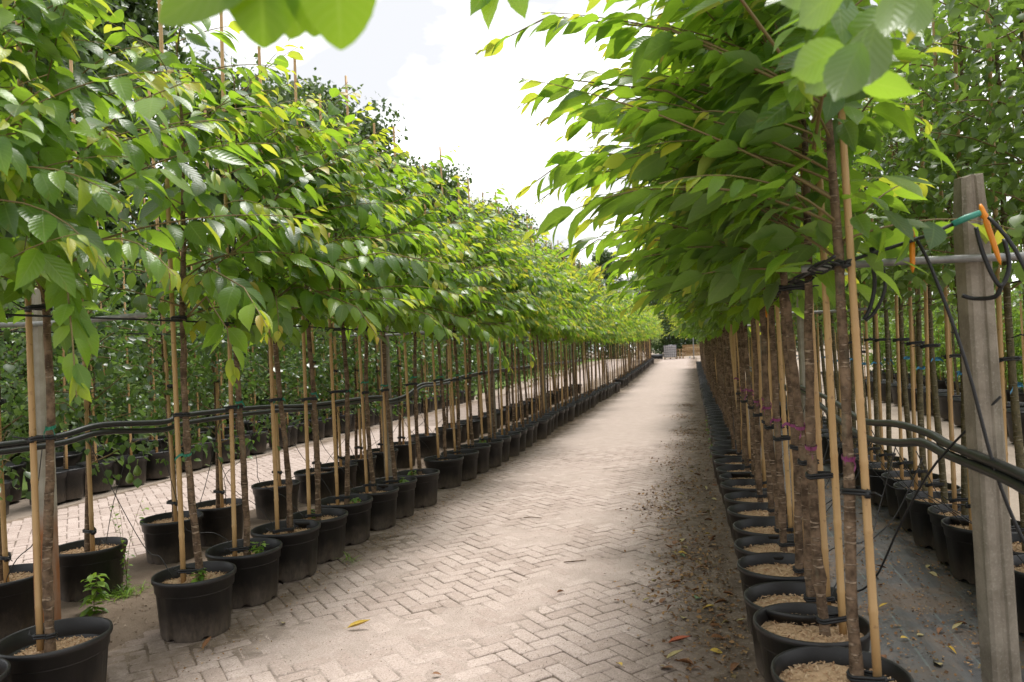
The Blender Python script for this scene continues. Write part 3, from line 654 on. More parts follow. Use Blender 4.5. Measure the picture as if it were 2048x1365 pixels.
L_GROUP = 'cherry trees in the row along the path, opposite the concrete post'
L_GROUP = 'cherry trees in the row left of the path'; R_GROUP = 'cherry trees in the row right of the path'
LY = [2.36, 2.87, 3.84, 4.42, 4.95, 5.42, 5.95, 6.49, 6.94, 7.48, 8.55, 9.07, 9.60, 10.08]
LX = [-3.08, -3.03, -3.00, -3.05, -3.05, -3.05, -3.07, -3.04, -3.03, -2.98, -3.05, -3.01, -2.99, -2.93]
LN = [140, 260, 260, 240, 220, 200, 180, 160, 140, 130, 120, 110, 100, 90]
for i, (x, y) in enumerate(zip(LX, LY)):
    ex = []
    if i == 1: ex = [([(0, 0, 1.95), (.3, -.2, 2.12), (.52, -.38, 1.98), (.66, -.5, 1.72), (.72, -.55, 1.5)], {'t0': .4}), ([(0, 0, 2.3), (.5, -.3, 2.5), (.95, -.5, 2.62), (1.3, -.62, 2.62)], {})]
    if i == 2: ex = [([(0, 0, 2.0), (.4, -.3, 2.15), (.75, -.5, 2.0), (.98, -.66, 1.78)], {'t0': .2}), ([(0, 0, 1.9), (.3, -.2, 2.0), (.5, -.3, 1.8), (.55, -.32, 1.5)], {'t0': .5})]
    if i == 4: ex = [([(0, 0, 2.1), (.5, -.25, 2.3), (1.1, -.5, 2.3), (1.58, -.62, 2.17)], {}), ([(0, 0, 1.95), (.5, -.3, 2.1), (.9, -.5, 1.95), (1.1, -.6, 1.72)], {})]
    if i in (6, 8): ex = [([(0, 0, 1.95), (.5, -.1, 2.1), (.95, -.2, 1.95), (1.2, -.25, 1.75)], {})]
    if i in (10, 12): ex = [([(0, 0, 1.95), (.4, -.1, 2.02), (.75, -.2, 1.8), (.98, -.3, 1.42)], {'t0': .25})]
    T = cherry(100+i, 1, ztop=3.48+.25*rnd.random(), nlat=34, reach=1.15, extra=ex, size=.178, step=.054, off=(.03, .0) if i == 1 else (0.02, 0))
    if i == 0: lab = 'cherry tree at the left edge with only its leafy branches showing'
    elif i == 1: lab = 'cherry tree in the black pot cut off by the bottom left corner'
    else: lab = f'potted cherry tree, {ordinal(i)} from the front in the row left of the path'
    place_near('potted_cherry_tree', T, (x, y, 0.004), lab, L_GROUP, (-.055, -.03), ('green_ribbon', 1.36 if i != 2 else 1.12), (1.90, 1.30, .36), LN[i], 100+i, -.035 if i in (1, 3, 8) else -.01, i*.7)
RY = [2.92, 3.40, 3.73, 4.24, 4.70, 5.16, 5.67, 6.17, 6.64, 7.17, 7.57, 8.06, 8.60]
RX = [.475, .445, .44, .42, .43, .45, .44, .44, .42, .43, .42, .41, .40]
RN = [280, 260, 240, 220, 200, 170, 150, 130, 120, 110, 100, 90, 80]
for i, (x, y) in enumerate(zip(RX, RY)):
    ex = []
    if i == 0: ex = [([(0, 0, 2.5), (-.3, -.45, 2.75), (-.62, -.85, 2.82), (-.92, -1.0, 2.72), (-1.02, -1.02, 2.6)], {'t0': .35}),
                     ([(0, 0, 2.3), (-.02, -.55, 2.5), (-.1, -1.0, 2.5), (-.14, -1.28, 2.36)], {'t0': .3, 'size': 1.1}), ([(0, 0, 2.4), (.05, -.4, 2.52), (.08, -.85, 2.45), (.06, -1.15, 2.3)], {'t0': .3}),
                     ([(0, 0, 2.5), (-.5, .05, 2.85), (-1.0, .1, 3.0), (-1.34, .13, 2.9)], {})]
    if i in (1, 2): ex = [([(0, 0, 2.4), (-.5, .0, 2.75), (-.95, .05, 2.88), (-1.2, .08, 2.8)], {}), ([(0, 0, 2.2), (-.5, .1, 2.5), (-1.0, .2, 2.55), (-1.25, .2, 2.4)], {})]
    if i in (4, 6, 8, 10): ex = [([(0, 0, 1.95), (-.5, .0, 2.25), (-1.0, .05, 2.3), (-1.28, .08, 2.15)], {})]
    T = cherry(300+i, -1, z0=1.84, ztop=3.9+.25*rnd.random(), nlat=46, reach=1.12, extra=ex, size=.180, step=.054, off=((.055, .03), (.045, .0), (.05, 0))[min(i, 2)])
    lab = f'potted cherry tree, {ordinal(i+1)} from the front in the row right of the path'
    place_near('potted_cherry_tree', T, (x, y, 0.02), lab, R_GROUP, (.13, .015), ('magenta_ribbon', 1.14), (1.86, 1.0, .34), RN[i], 300+i, -.004, i*.9, extra_leaves=[((-.46, 1.93, 2.66), (-.75, -.1, -.9), (.3, -.8, .5), .135, 2), ((-.47, 1.93, 2.64), (-.35, -.05, -1), (-.3, -.9, .3), .13, 0), ((-.44, 1.93, 2.63), (.35, .05, -1), (.2, -.9, .3), .105, 2),
        ((0.332, 1.455, 2.271), (-0.17, -0.068, -0.117), (0.2, 0.99, 0.86), 0.169, 7),
        ((0.325, 1.473, 2.153), (-0.17, -0.069, -0.077), (0.43, 1.02, 0.59), 0.156, 7),
        ((0.33, 1.413, 2.151), (-0.095, -0.047, -0.174), (0.02, 1.01, 0.17), 0.159, 7),
        ((0.364, 1.464, 2.205), (-0.069, -0.041, -0.209), (0.15, 1.0, -0.07), 0.175, 7),
        ((0.341, 1.242, 2.171), (-0.032, -0.029, -0.146), (0.49, 0.98, 0.11), 0.120, 7),
        ((0.309, 1.503, 2.134), (-0.115, -0.056, -0.086), (0.05, 1.03, 0.46), 0.120, 7),
        ((0.42, 1.391, 2.224), (-0.048, -0.035, -0.147), (0.13, 0.98, 0.83), 0.124, 7),
        ((0.333, 1.588, 2.123), (0.141, 0.005, -0.042), (0.44, 1.03, 0.65), 0.115, 7),
        ((0.276, 1.527, 2.306), (-0.111, -0.056, -0.077), (0.09, 1.0, 0.35), 0.114, 7),
        ] if i == 0 else ())
# the tree beside the camera whose leaves hang into the top of the view
T = cherry(290, -1, z0=2.2, ztop=3.6, nlat=7, reach=.45, extra=[([(0, 0, 2.0), (-.35, .12, 2.26), (-.7, .30, 2.27), (-1.0, .36, 2.20), (-1.12, .36, 2.15)], {'t0': .98, 'young': 0})])
ov = [((-.512, .822, 2.155), (-.01, .01, -1), (.5, -.85, .1), .137, 6), ((-.462, .850, 2.145), (.05, .02, -1), (.72, -.65, 0), .112, 6), ((-.405, .818, 2.132), (.0, .02, -1), (.40, -.9, .1), .133, 6), ((-.485, .832, 2.137), (-.16, -.038, -.082), (.35, -.75, .45), .175, 6), ((-.497, .868, 2.165), (.0, .0, -1), (.9, -.4, 0), .122, 6)]
place_near('potted_cherry_tree', T, (.62, .50, 0.02), 'cherry tree beside the camera whose blurred leaves hang in at the top', R_GROUP, (.082, .01), None, (1.86, .34), 60, 290, extra_leaves=ov)

# far trees of both rows share their shapes
def far_set(base, s, n, reach, z0, size):
    out = []
    for i in range(n):
        T = cherry(base+i, s, z0=z0, ztop=(3.52 if s > 0 else 3.75)+.17*(i % 3), nlat=31 if s > 0 else 36, reach=reach, size=size, step=.055, off=(.02, 0) if s > 0 else (.045, 0))
        out.append((trunk_mesh(T, True), leaves_mesh('foliage', T.P, T.D, T.N, T.L, LOW, [M['leaf'], M['young_leaf']], T.Y, base+i)))
    return out
FARL = far_set(500, 1, 7, 1.15, 1.86, .178); FARR = far_set(600, -1, 7, 1.12, 1.84, .178)
def place_far(name, sets, loc, label, group, cane_off, seed, pot=POT_FAR, s=1, cat='tree', cane=True):
    r = random.Random(seed); root = add(name, None, loc=loc); tag(root, label, cat, group); root.empty_display_size = .2
    tr, fo = sets[r.randrange(len(sets))]; sc = (r.uniform(.9, 1.1), r.choice((-1, 1))*r.uniform(.9, 1.1), r.uniform(.95, 1.05)); rz = r.uniform(-.3, .3)
    add('pot', pot, root, rotz=r.uniform(0, 6)); add('trunk', tr, root, rotz=rz, scale=sc); stuff(add('foliage', fo, root, rotz=rz, scale=sc))
    if cane:
        c = add('bamboo_cane', CANES_FAR[seed % 2], root, loc=(cane_off[0], cane_off[1], .27)); c.rotation_euler = (r.uniform(-.012, .012), atan2(-cane_off[0]*.35, 2)+r.uniform(-.012, .012), 0)
    return root
y = 10.6; k = len(LY); xx = -2.95
while y < 54:
    if 28.0 < y < 29.4: y = 29.6
    place_far('potted_cherry_tree', FARL, (xx+rnd.uniform(-.05, .05), y, gz(y)+.004), f'potted cherry tree, {ordinal(k)} from the front in the row left of the path', L_GROUP, (-.055, -.03), 1000+k)
    y += rnd.uniform(.49, .57)+(0.2 if y > 20 else 0); k += 1
y = 9.05; k = len(RY)+1
while y < 44:
    place_far('potted_cherry_tree', FARR, (.41+rnd.uniform(-.03, .03), y, gz(y)+.02), f'potted cherry tree, {ordinal(k)} from the front in the row right of the path', R_GROUP, (.125, .0), 2000+k)
    y += rnd.uniform(.46, .52)+(0.15 if y > 20 else 0); k += 1

# ------------------------------------------------------------------ small-leaved trees of the other rows
def bushy(seed, zt, z0, z1, rx, n, size, tm, leafmat, barkmat, nbr=16, th=.022, far=True):
    r = random.Random(seed); nr = np.random.RandomState(seed); mb = MB(); ph = r.uniform(0, 6)
    lead = [Vector((.02*sin(z*2.2+ph), .02*cos(z*1.7+ph), z)) for z in np.linspace(0, zt, 14)]
    mb.tube(lead, [th*(1.25 if i == 0 else 1)*(1-.75*(i/13)**1.5) for i in range(14)], 7)
    tips = []
    for i in range(nbr):
        z = z0+(z1-z0)*(i+r.random())/nbr*.85; a = r.uniform(0, 6.28); l = rx*r.uniform(.6, 1.15); e = radians(r.uniform(15, 60)); p = Vector((0, 0, z)); pts = [p]
        for k in range(5):
            p = p+Vector((cos(a)*cos(e), sin(a)*cos(e), sin(e)))*(l/5); e -= radians(r.uniform(-4, 16)); a += r.gauss(0, .15); pts.append(p)
        mb.tube(pts, [.007*(1-.14*k) for k in range(6)], 4, 1, False); tips += pts[1:]
    tips = np.array([tuple(t) for t in tips]); P = tips[nr.randint(0, len(tips), n)]+nr.normal(0, 1, (n, 3))*np.array([.075, .075, .07])*(rx/.4)
    P = P[(P[:, 2] > z0-.12) & (P[:, 2] < z1+.15)]; n = len(P)
    out = P.copy(); out[:, 2] = 0; D = out/np.maximum(.05, np.linalg.norm(out, axis=1, keepdims=True))*.5+nr.normal(0, .6, (n, 3)); D[:, 2] -= .35; N = nr.normal(0, .5, (n, 3)); N[:, 2] += 1
    return mb.mesh('trunk', [barkmat, M['twig']]), leaves_mesh('foliage', P, D, N, size*(.7+.6*nr.rand(n)), tm, leafmat, None, seed)
PEAR = [bushy(700+i, 2.7, .85, 2.75, .44, 800, .062, ROUND, M['pear_leaf'], M['bark'], 18) for i in range(4)]
PEAR_FAR = [bushy(720+i, 2.6, .80, 2.7, .46, 620, .066, OVAL3, M['pear_leaf'], M['bark'], 15) for i in range(4)]
STD = [bushy(740+i, 3.8, 1.78, 4.0, .60, 1050, .070, ROUND, M['round_leaf'], M['bark_green'], 24, .026) for i in range(4)]
STD_FAR = [bushy(760+i, 3.8, 1.75, 4.0, .62, 720, .078, OVAL3, M['round_leaf'], M['bark_green'], 20, .026) for i in range(3)]
SHR = [bushy(780+i, 2.2, .5, 2.6, .62, 1700, .075, OVAL3, M['bright_leaf'], M['bark_green'], 24, .02) for i in range(3)]
def place_row(name, sets, far_sets, ys, x, what, row, group, cane_off, base, pot, ribbon=None, near_until=9.0, jx=.05, z=.004, rib_z=1.33):
    rr = random.Random(base)
    for i, y in enumerate(ys):
        near = y < near_until
        root = place_far(name, sets if near else far_sets, (x+rr.uniform(-jx, jx), y, gz(y)+z), f'{what}, {ordinal(i+1)} from the front in the {row}', group, cane_off, base+i, POTS[i % 3] if near and pot is POT_FAR else pot)
        if near and pot is POT_FAR:
            for ch in root.children:
                if ch.name.startswith('pot'): stuff(add('mulch', MULCH[i % 3], ch))
        if near:
            add('tie', tie_mesh((0.01, 0), .026, (cane_off[0]*.8, cane_off[1]), .018, 1.5+rr.uniform(-.1, .1), base+i), root)
            add('tie', tie_mesh((0.0, 0), .03, (cane_off[0], cane_off[1]), .018, .45+rr.uniform(-.03, .03), base+i+50), root)
        if ribbon and y < 16: add('ribbon', ribbon_mesh((0.01, 0), .027, rib_z+rr.uniform(-.08, .08), base+i, M[ribbon]), root)
L2Y = [3.05, 3.68, 4.37, 5.26, 5.8, 6.8, 7.6, 8.04, 8.64, 9.3, 10.03, 11.1, 12.2, 12.8, 13.4, 14.3, 15.1, 15.9, 16.8, 17.6, 18.5, 19.6, 20.6, 21.8, 23, 24.2, 25.5, 27]
place_row('potted_pear_tree', PEAR, PEAR_FAR, L2Y, -4.28, 'pear tree', 'second row left of the path', 'pear trees in the second row left of the path', (.07, -.04), 3000, POT_FAR, None, 10.5)
L3Y = [5.6+.52*i+(.25 if i % 5 == 3 else 0) for i in range(38)]
place_row('potted_pear_tree', PEAR_FAR, PEAR_FAR, L3Y, -7.85, 'pear tree', 'third row left of the path', 'pear trees in the third row left of the path', (.06, -.04), 3200, POT_FAR2, None, 0)
L4Y = [7.4+.95*i for i in range(20)]
place_row('potted_pear_tree', PEAR_FAR, PEAR_FAR, L4Y, -8.75, 'wide-potted pear tree', 'fourth row left of the path', 'pear trees in the fourth row left of the path', (.06, -.04), 3400, POT_BIG, None, 0)
R2Y = [3.9, 4.36, 4.84, 5.31, 5.67, 6.14, 6.62, 7.1]+[7.6+.5*i for i in range(36)]
place_row('potted_fruit_tree', STD, STD_FAR, R2Y, 1.80, 'round-leaved fruit tree', 'second row right of the path', 'fruit trees in the second row right of the path', (-.085, -.02), 3600, POT_FAR, 'blue_ribbon', 9.2, .03, .02)
R3Y = [7.4+1.15*i for i in range(19)]
place_row('potted_fruit_tree', STD_FAR, STD_FAR, R3Y, 4.75, 'large-potted fruit tree', 'third row right of the path', 'fruit trees in the third row right of the path', (-.08, -.02), 3800, POT_BIG, None, 0, .1)
R4Y = [6.6+1.0*i for i in range(22)]
place_row('potted_shrub', SHR, SHR, R4Y, 6.2, 'bright leafy shrub', 'fourth row right of the path', 'shrubs in the fourth row right of the path', (-.08, -.02), 4000, POT_BIG, None, 0, .15)

# ------------------------------------------------------------------ tall trees behind
def tall(seed, h, rw, n, leaf, mat, zlow=.12):
    r = random.Random(seed); nr = np.random.RandomState(seed); mb = MB()
    lead = [Vector((.25*sin(z*.5+seed), .25*cos(z*.4+seed), z)) for z in np.linspace(0, h*.85, 9)]; mb.tube(lead, [.26*(h/11)*(1-.1*i) for i in range(9)], 8)
    cl = []
    for i in range(46):
        f = r.random()**.85; z = h*(zlow+(1-zlow)*f); q = rw*sqrt(max(.05, 1-((f-.38)/.66)**2)); a = r.uniform(0, 6.28); d = q*sqrt(r.random())*.9
        c = Vector((cos(a)*d, sin(a)*d, min(z, h-.5))); cl.append((c, r.uniform(.7, 1.25)*rw*.36))
        if i % 2 == 0: mb.tube([lead[min(8, int(f*7))], (lead[min(8, int(f*7))]+c)*.5+Vector((0, 0, .3)), c], [.09*(h/11), .05, .02], 5, 0, False)
    P = []; N = []
    for c, q in cl:
        m_ = int(n/len(cl)); d = nr.normal(0, 1, (m_, 3)); d /= np.linalg.norm(d, axis=1, keepdims=True); rr = q*(.55+.55*nr.rand(m_, 1)**.5)
        rr *= 1+.35*np.sin(d[:, :1]*7+c.x)*np.sin(d[:, 1:2]*6+c.z); P.append(np.array(c)+d*rr*np.array([1, 1, .8])); N.append(d*.7+nr.normal(0, .5, d.shape)+np.array([0, 0, .5]))
    P = np.vstack(P); N = np.vstack(N); D = nr.normal(0, 1, P.shape); D[:, 2] -= .4
    return mb.mesh('trunk', M['bark_far']), leaves_mesh('crown', P, D, N, leaf*(.7+.6*nr.rand(len(P))), OVAL3, mat, None, seed)
TALL = [tall(900+i, h, 2.9, 17000, .21, M['dark_leaf'], .06) for i, h in enumerate((10.5, 11.5, 12.0))]
def put_tall(name, st, loc, label, group, sc, rz):
    root = add(name, None, loc=loc); tag(root, label, 'tree', group); tr, cr = st
    add('trunk', tr, root, rotz=rz, scale=sc); add('crown', cr, root, rotz=rz, scale=sc)
for i, y in enumerate([7.0, 10.4, 13.8, 17.2, 20.8, 24.6, 28.4, 32.4, 36.6, 41, 46, 52, 58, 65]):
    f = .82+.02*(i % 4) if i < 4 else .88+.03*((i*7) % 4)
    put_tall('tall_tree', TALL[i % 3], (-12.2+.5*sin(i*2.1), y, 0), f'tall dark green tree, {ordinal(i+1)} from the front behind the rows on the left', 'tall trees beyond the lawn', (f, f, f), i*1.3)
for i, (x, y, f) in enumerate([(-14, 86, 1.0), (-9.2, 84, 1.02), (-5.2, 88, .92), (-1.6, 84, .82), (2.4, 85, .98), (6.4, 86, 1.12), (10.6, 84, 1.15), (15, 86, 1.1), (20, 84, 1.05)]):
    put_tall('tall_tree', TALL[(i+1) % 3], (x, y, .55), f'dark tree at the far end of the yard, {ordinal(i+1)} from the left', 'trees closing the far end of the yard', (f*1.05, f, f), i*.9)
LOWT = [tall(940+i, 4.6, 2.6, 7000, .20, M['dark_leaf'], .02) for i in range(2)]
for i in range(14):
    put_tall('shrub', LOWT[i % 2], (-34+4.4*i+.8*sin(i*2), 77+1.5*cos(i*1.7), .55), f'dense dark shrub, {ordinal(i+1)} from the left under the trees at the far end', 'undergrowth at the far end of the yard', (1, 1, .9+.12*(i % 3)), i*1.3)
for i in range(13):
    put_tall('shrub', LOWT[(i+1) % 2], (-12.0+.5*sin(i*2.3), 8+4.4*i, 0), f'dense dark shrub, {ordinal(i+1)} from the front under the tall trees on the left', 'undergrowth beyond the lawn', (.8, .9, .75+.1*(i % 3)), i*1.1)
SILV = [tall(950+i, 4.2, 1.2, 3200, .10, M['silver_leaf'], .25) for i in range(2)]
for i, (x, y) in enumerate([(-3.6, 57.5), (-4.6, 60.5), (1.9, 49), (1.1, 53.5)]):
    put_tall('silver_tree', SILV[i % 2], (x, y, gz(y)), ['pale silvery tree at the end of the left row', 'pale silvery tree behind the end of the left row', 'pale silvery tree at the end of the right row', 'pale silvery tree left of the lamp pole top'][i], 'pale trees where the rows end', (1, 1, 1), i*1.1)
HED = [tall(970+i, 2.6, 1.3, 3600, .11, M['bright_leaf'], .05) for i in range(2)]
for i in range(12):
    put_tall('shrub', HED[i % 2], (8.2+.3*sin(i*3), 7.5+2.0*i, 0), f'bright green shrub, {ordinal(i+1)} from the front along the right boundary', 'shrubs along the right boundary', (1, 1, 1.0+.1*(i % 3)), i*1.7)

# ------------------------------------------------------------------ trellis: concrete posts, rails, wires
def post_mesh(h, w, mat, seed, lean=0.0):
    r = random.Random(seed); n = 14; vs = []; fs = []; c = .012
    prof = [(-1, -1, c, 0), (-.25, -1, 0, 0), (-.12, -1, 0, -.008), (.12, -1, 0, -.008), (.25, -1, 0, 0), (1, -1, -c, 0), (1, -1, 0, c), (1, 1, 0, -c), (1, 1, -c, 0), (-1, 1, c, 0), (-1, 1, 0, -c), (-1, -1, 0, c)]
    k = len(prof)
    for i in range(n):
        z = h*i/(n-1)
        for (a, b_, ox, oy) in prof:
            q = w/2*(1-.08*i/(n-1)); e = .012 if i == n-1 else 0
            vs.append((a*q+ox-a*e*r.uniform(.2, 1.2)+r.uniform(-.0012, .0012), b_*q-oy*(1 if abs(a) < .3 else -1)*1.0-b_*e*r.uniform(.2, 1), z+(r.uniform(-.014, .006) if i == n-1 else 0)))
    for i in range(n-1):
        for j in range(k): fs.append((i*k+j, i*k+(j+1) % k, (i+1)*k+(j+1) % k, (i+1)*k+j))
    fs.append(tuple((n-1)*k+j for j in range(k)))
    mb = MB(); mb.add(vs, fs); return mb.mesh('concrete_post', mat, False)
pr = post_mesh(2.24, .108, M['concrete'], 1); pl = post_mesh(2.12, .104, M['rusty_concrete'], 2)
posts = [(1.13, 3.28, pr, 'weathered concrete post with tilted top near the right edge, orange clips beside it'), (1.13, 8.15, pl, 'rust-stained concrete post behind the right row of trunks'), (-3.74, 3.50, pl, 'concrete post with orange rust stain behind the nearest left tree'), (-3.66, 8.28, pr, 'concrete post behind the left row where the hose dips'), (1.13, 13.0, pr, 'third concrete post along the right rows'), (-3.66, 13.1, pr, 'third concrete post along the left rows'), (-3.66, 17.9, pr, 'fourth concrete post along the left rows'), (-3.66, 22.7, pr, 'fifth concrete post along the left rows')]
for i, (x, y, me, lab) in enumerate(posts):
    o = tag(add('concrete_post', me, loc=(x, y, -.01), rotz=(.12 if i == 0 else .05*i)), lab, 'post', 'concrete trellis posts')
    if i == 0: o.rotation_euler = (.0, -.012, .16)
    xl, xr_ = (.45, 1.95) if x > 0 else (-4.45, -2.92)
    mb = MB(); q = [(xl+(xr_-xl)*t/8, y-.085, 1.895+.006*sin(t)) for t in range(9)]; mb.tube(q, .0155, 10)
    nm = ['nearest right', 'second right', 'nearest left', 'second left', 'third right', 'third left', 'fourth left', 'fifth left'][i]
    tag(add('cross_rail', mb.mesh('cross_rail', M['galvanised'])), f'grey steel cross rail fixed to the {nm} concrete post', 'rail', 'steel cross rails')
def cable(name, pts, rad, mat, label, cat, group=None, n=6, smooth=4):
    pts = [Vector(p) for p in pts]; out = []
    for i in range(len(pts)-1):
        p0, p1, p2, p3 = pts[max(0, i-1)], pts[i], pts[i+1], pts[min(len(pts)-1, i+2)]
        for k in range(smooth):
            t = k/smooth; out.append(.5*((2*p1)+(p2-p0)*t+(2*p0-5*p1+4*p2-p3)*t*t+(3*p1-p0-3*p2+p3)*t**3))
    out.append(pts[-1]); mb = MB(); mb.tube(out, rad, n); return tag(add(name, mb.mesh(name, mat)), label, cat, group)
for x, lab in ((-3.0, 'black trellis wire tied along the row left of the path'), (.47, 'black trellis wire tied along the row right of the path'), (1.80, 'trellis wire along the second row right of the path'), (-4.28, 'trellis wire along the second row left of the path')):
    cable('trellis_wire', [(x+.03*sin(k), 2.6+k*2.2, 1.875+.012*sin(k*1.7)+gz(2.6+k*2.2)) for k in range(17)], .006, M['black_rubber'], lab, 'wire', 'trellis wires')
# irrigation hoses
hl = [(2.2, 1.26), (3.16, 1.235), (3.47, 1.24), (3.76, 1.27), (4.28, 1.235), (4.53, 1.26), (5.45, 1.24), (6.25, 1.195), (7.8, 1.17), (8.14, 1.10), (8.7, 1.14), (9.2, 1.24), (10.0, 1.235), (12.3, 1.30), (17.5, 1.30), (24, 1.3)]
cable('irrigation_hose', [(-3.56+.012*sin(i*2), y, z) for i, (y, z) in enumerate(hl)], .0185, M['hose_plastic'], 'upper of two thick black hoses running behind the left row', 'hose', 'irrigation hoses', 8, 5)
cable('irrigation_hose', [(-3.55+.012*sin(i*1.3), y, z-.034-(.02 if 3 < y < 6 else .0)*sin((y-3)*1.05)**2) for i, (y, z) in enumerate(hl)], .0175, M['hose_plastic'], 'lower of two thick black hoses running behind the left row', 'hose', 'irrigation hoses', 8, 5)
hr = [(1.9, 1.06), (2.5, 1.05), (2.98, 1.075), (3.56, 1.075), (3.89, 1.085), (4.39, 1.02), (5.26, .955), (6.4, 1.0), (8.1, 1.08), (10.2, 1.0), (13, 1.08), (18, 1.05)]
cable('irrigation_hose', [(1.06+.01*sin(i), y, z) for i, (y, z) in enumerate(hr)], .0215, M['hose_plastic'], 'sagging black hose crossing in front of the right concrete post', 'hose', 'irrigation hoses', 8, 5)
cable('irrigation_hose', [(1.075+.012*sin(i*2), y, z+.042+(.06 if 4 < y < 8 else 0)) for i, (y, z) in enumerate(hr)], .020, M['hose_plastic'], 'straighter upper black hose crossing in front of the right concrete post', 'hose', 'irrigation hoses', 8, 5)
# drip tubes
r = random.Random(5)
def drip(x0, x1, y, z0, dy, side, lab):
    a = Vector((x0, y, z0)); e = Vector((x1, y+dy, .345)); mid = a.lerp(e, .5)+Vector((r.uniform(-.08, .08), r.uniform(-.15, .15), -r.uniform(.05, .3)))
    cable('drip_tube', [a, a.lerp(mid, .5)+Vector((0, r.uniform(-.06, .06), -.08)), mid, mid.lerp(e, .6)+Vector((0, 0, .04)), e, e+Vector((.02, .02, -.05))], .0032, M['tube_plastic'], lab, 'tube', f'drip tubes hanging from the hoses {side}', 4)
for i, y in list(enumerate(LY[:12]))[2:]: drip(-3.55, -3.2, y-.2, 1.19, .2+r.uniform(-.1, .1), 'behind the left row', f'thin black drip tube into the pot of the {ordinal(i) if i else "edge"} left cherry tree')
for i, y in enumerate(L2Y[1:12]): drip(-3.56, -4.15, y-.35, 1.19, .3+r.uniform(-.1, .1), 'behind the left row', f'thin black drip tube into the pot of the {ordinal(i+2)} left pear tree')
for i, y in enumerate(R2Y[1:10]):
    drip(1.07, 1.66, y-.3, 1.02, .25+r.uniform(-.1, .1), 'between the right rows', f'thin black drip tube into the pot of the {ordinal(i+2)} round-leaved fruit tree'); drip(1.07, .58, y-.4, 1.0, r.uniform(-.2, .4), 'between the right rows', f'thin black drip tube into the pot of the {ordinal(i+3)} right cherry tree')
# straps, clips and cords at the right post
def clip(p, q, label):
    p, q = Vector(p), Vector(q); d = (q-p); mb = MB()
    mb.tube([p, p+d*.06, p+d*.14, p+d*.2, p+d*.24, p+d*.30, p+d*.75, p+d*.92, q], [.004, .009, .011, .015, .008, .011, .010, .007, .002], 8)
    tag(add('orange_clip', mb.mesh('orange_clip', M['orange_plastic'])), label, 'clip', 'orange plastic tie clips')
clip((.843, 3.10, 2.015), (.838, 3.10, 1.845), 'upright orange plastic clip hanging on the right rail')
clip((1.075, 3.08, 2.085), (1.125, 3.06, 1.85), 'tilted orange plastic clip in front of the concrete post')
clip((.50, 7.0, 2.0), (.50, 7.0, 1.8), 'small orange clip among the right row of trunks'); clip((.52, 5.6, 1.93), (.53, 5.55, 1.78), 'orange clip tied at the top of the right trunks')
cable('strap', [(1.06, 3.09, 2.0), (1.075, 3.08, 1.9), (1.105, 3.07, 1.80), (1.13, 3.07, 1.775), (1.16, 3.08, 1.85), (1.155, 3.1, 1.95)], .008, M['black_rubber'], 'black rubber strap looped below the tilted orange clip', 'strap', None, 6)
cable('strap', [(1.13, 3.08, 1.775), (1.115, 3.10, 1.735), (1.07, 3.17, 1.735), (1.03, 3.18, 1.75)], .009, M['black_rubber'], 'black strap end pressed against the concrete post', 'strap', None, 6)
cable('strap', [(.70, 3.12, 1.955), (.70, 3.10, 1.88), (.705, 3.12, 1.80), (.685, 3.12, 1.72), (.66, 3.12, 1.675)], .008, M['black_rubber'], 'black strap hanging from the right rail with a knotted end', 'strap', None, 6)
cable('strap', [(.705, 3.11, 1.955), (.735, 3.1, 1.86), (.735, 3.1, 1.78), (.70, 3.12, 1.70), (.665, 3.12, 1.67)], .007, M['black_rubber'], 'second black strap side meeting at the knotted end', 'strap', None, 6)
mb = MB(); mb.tube([(.56, 2.98, 1.885), (.68, 3.06, 1.925), (.76, 3.08, 1.945), (.9, 3.08, 1.985), (.985, 3.07, 2.02)], .0075, 6); co = tag(add('tie_cord', mb.mesh('tie_cord', M['black_rubber'])), 'dark cord with a teal sleeve running to the tilted orange clip', 'cord')
mb = MB(); mb.tube([(.975, 3.068, 2.016), (1.02, 3.066, 2.035), (1.068, 3.065, 2.05)], [.011, .013, .011], 8); add('sleeve', mb.mesh('sleeve', M['teal_plastic']), co)
cable('tie_cord', [(.85, 3.09, 1.98), (.90, 3.08, 1.85), (.99, 3.06, 1.5), (1.06, 3.04, 1.1), (1.13, 3.02, .85), (1.2, 3.0, .72)], .0065, M['black_rubber'], 'black cord slanting down from the upright orange clip', 'cord')
cable('tie_cord', [(1.09, 3.05, 2.03), (1.15, 3.0, 1.9), (1.22, 2.95, 1.65), (1.26, 2.9, 1.45)], .0075, M['black_rubber'], 'black cord slanting from the tilted orange clip to the right edge', 'cord')
cable('tie_cord', [(1.15, 3.2, 1.35), (1.0, 3.5, 1.05), (.9, 3.7, .75), (.8, 3.9, .4), (.66, 4.0, .3)], .005, M['black_rubber'], 'black cord slanting down to the pots of the right row', 'cord')
r = random.Random(8)
for i, y in enumerate(RY[:9]):
    cable('wire_wrap', [(.49+.045*cos(a*1.6), y+.10*(a/9-.5)*2+.05, 1.875+.018*sin(a*1.6)) for a in range(10)], .0042, M['black_rubber'], f'black rubber wrapping round trunk and wire, {ordinal(i+1)} from the front', 'strap', 'rubber wrappings on the right wire', 5, 2)

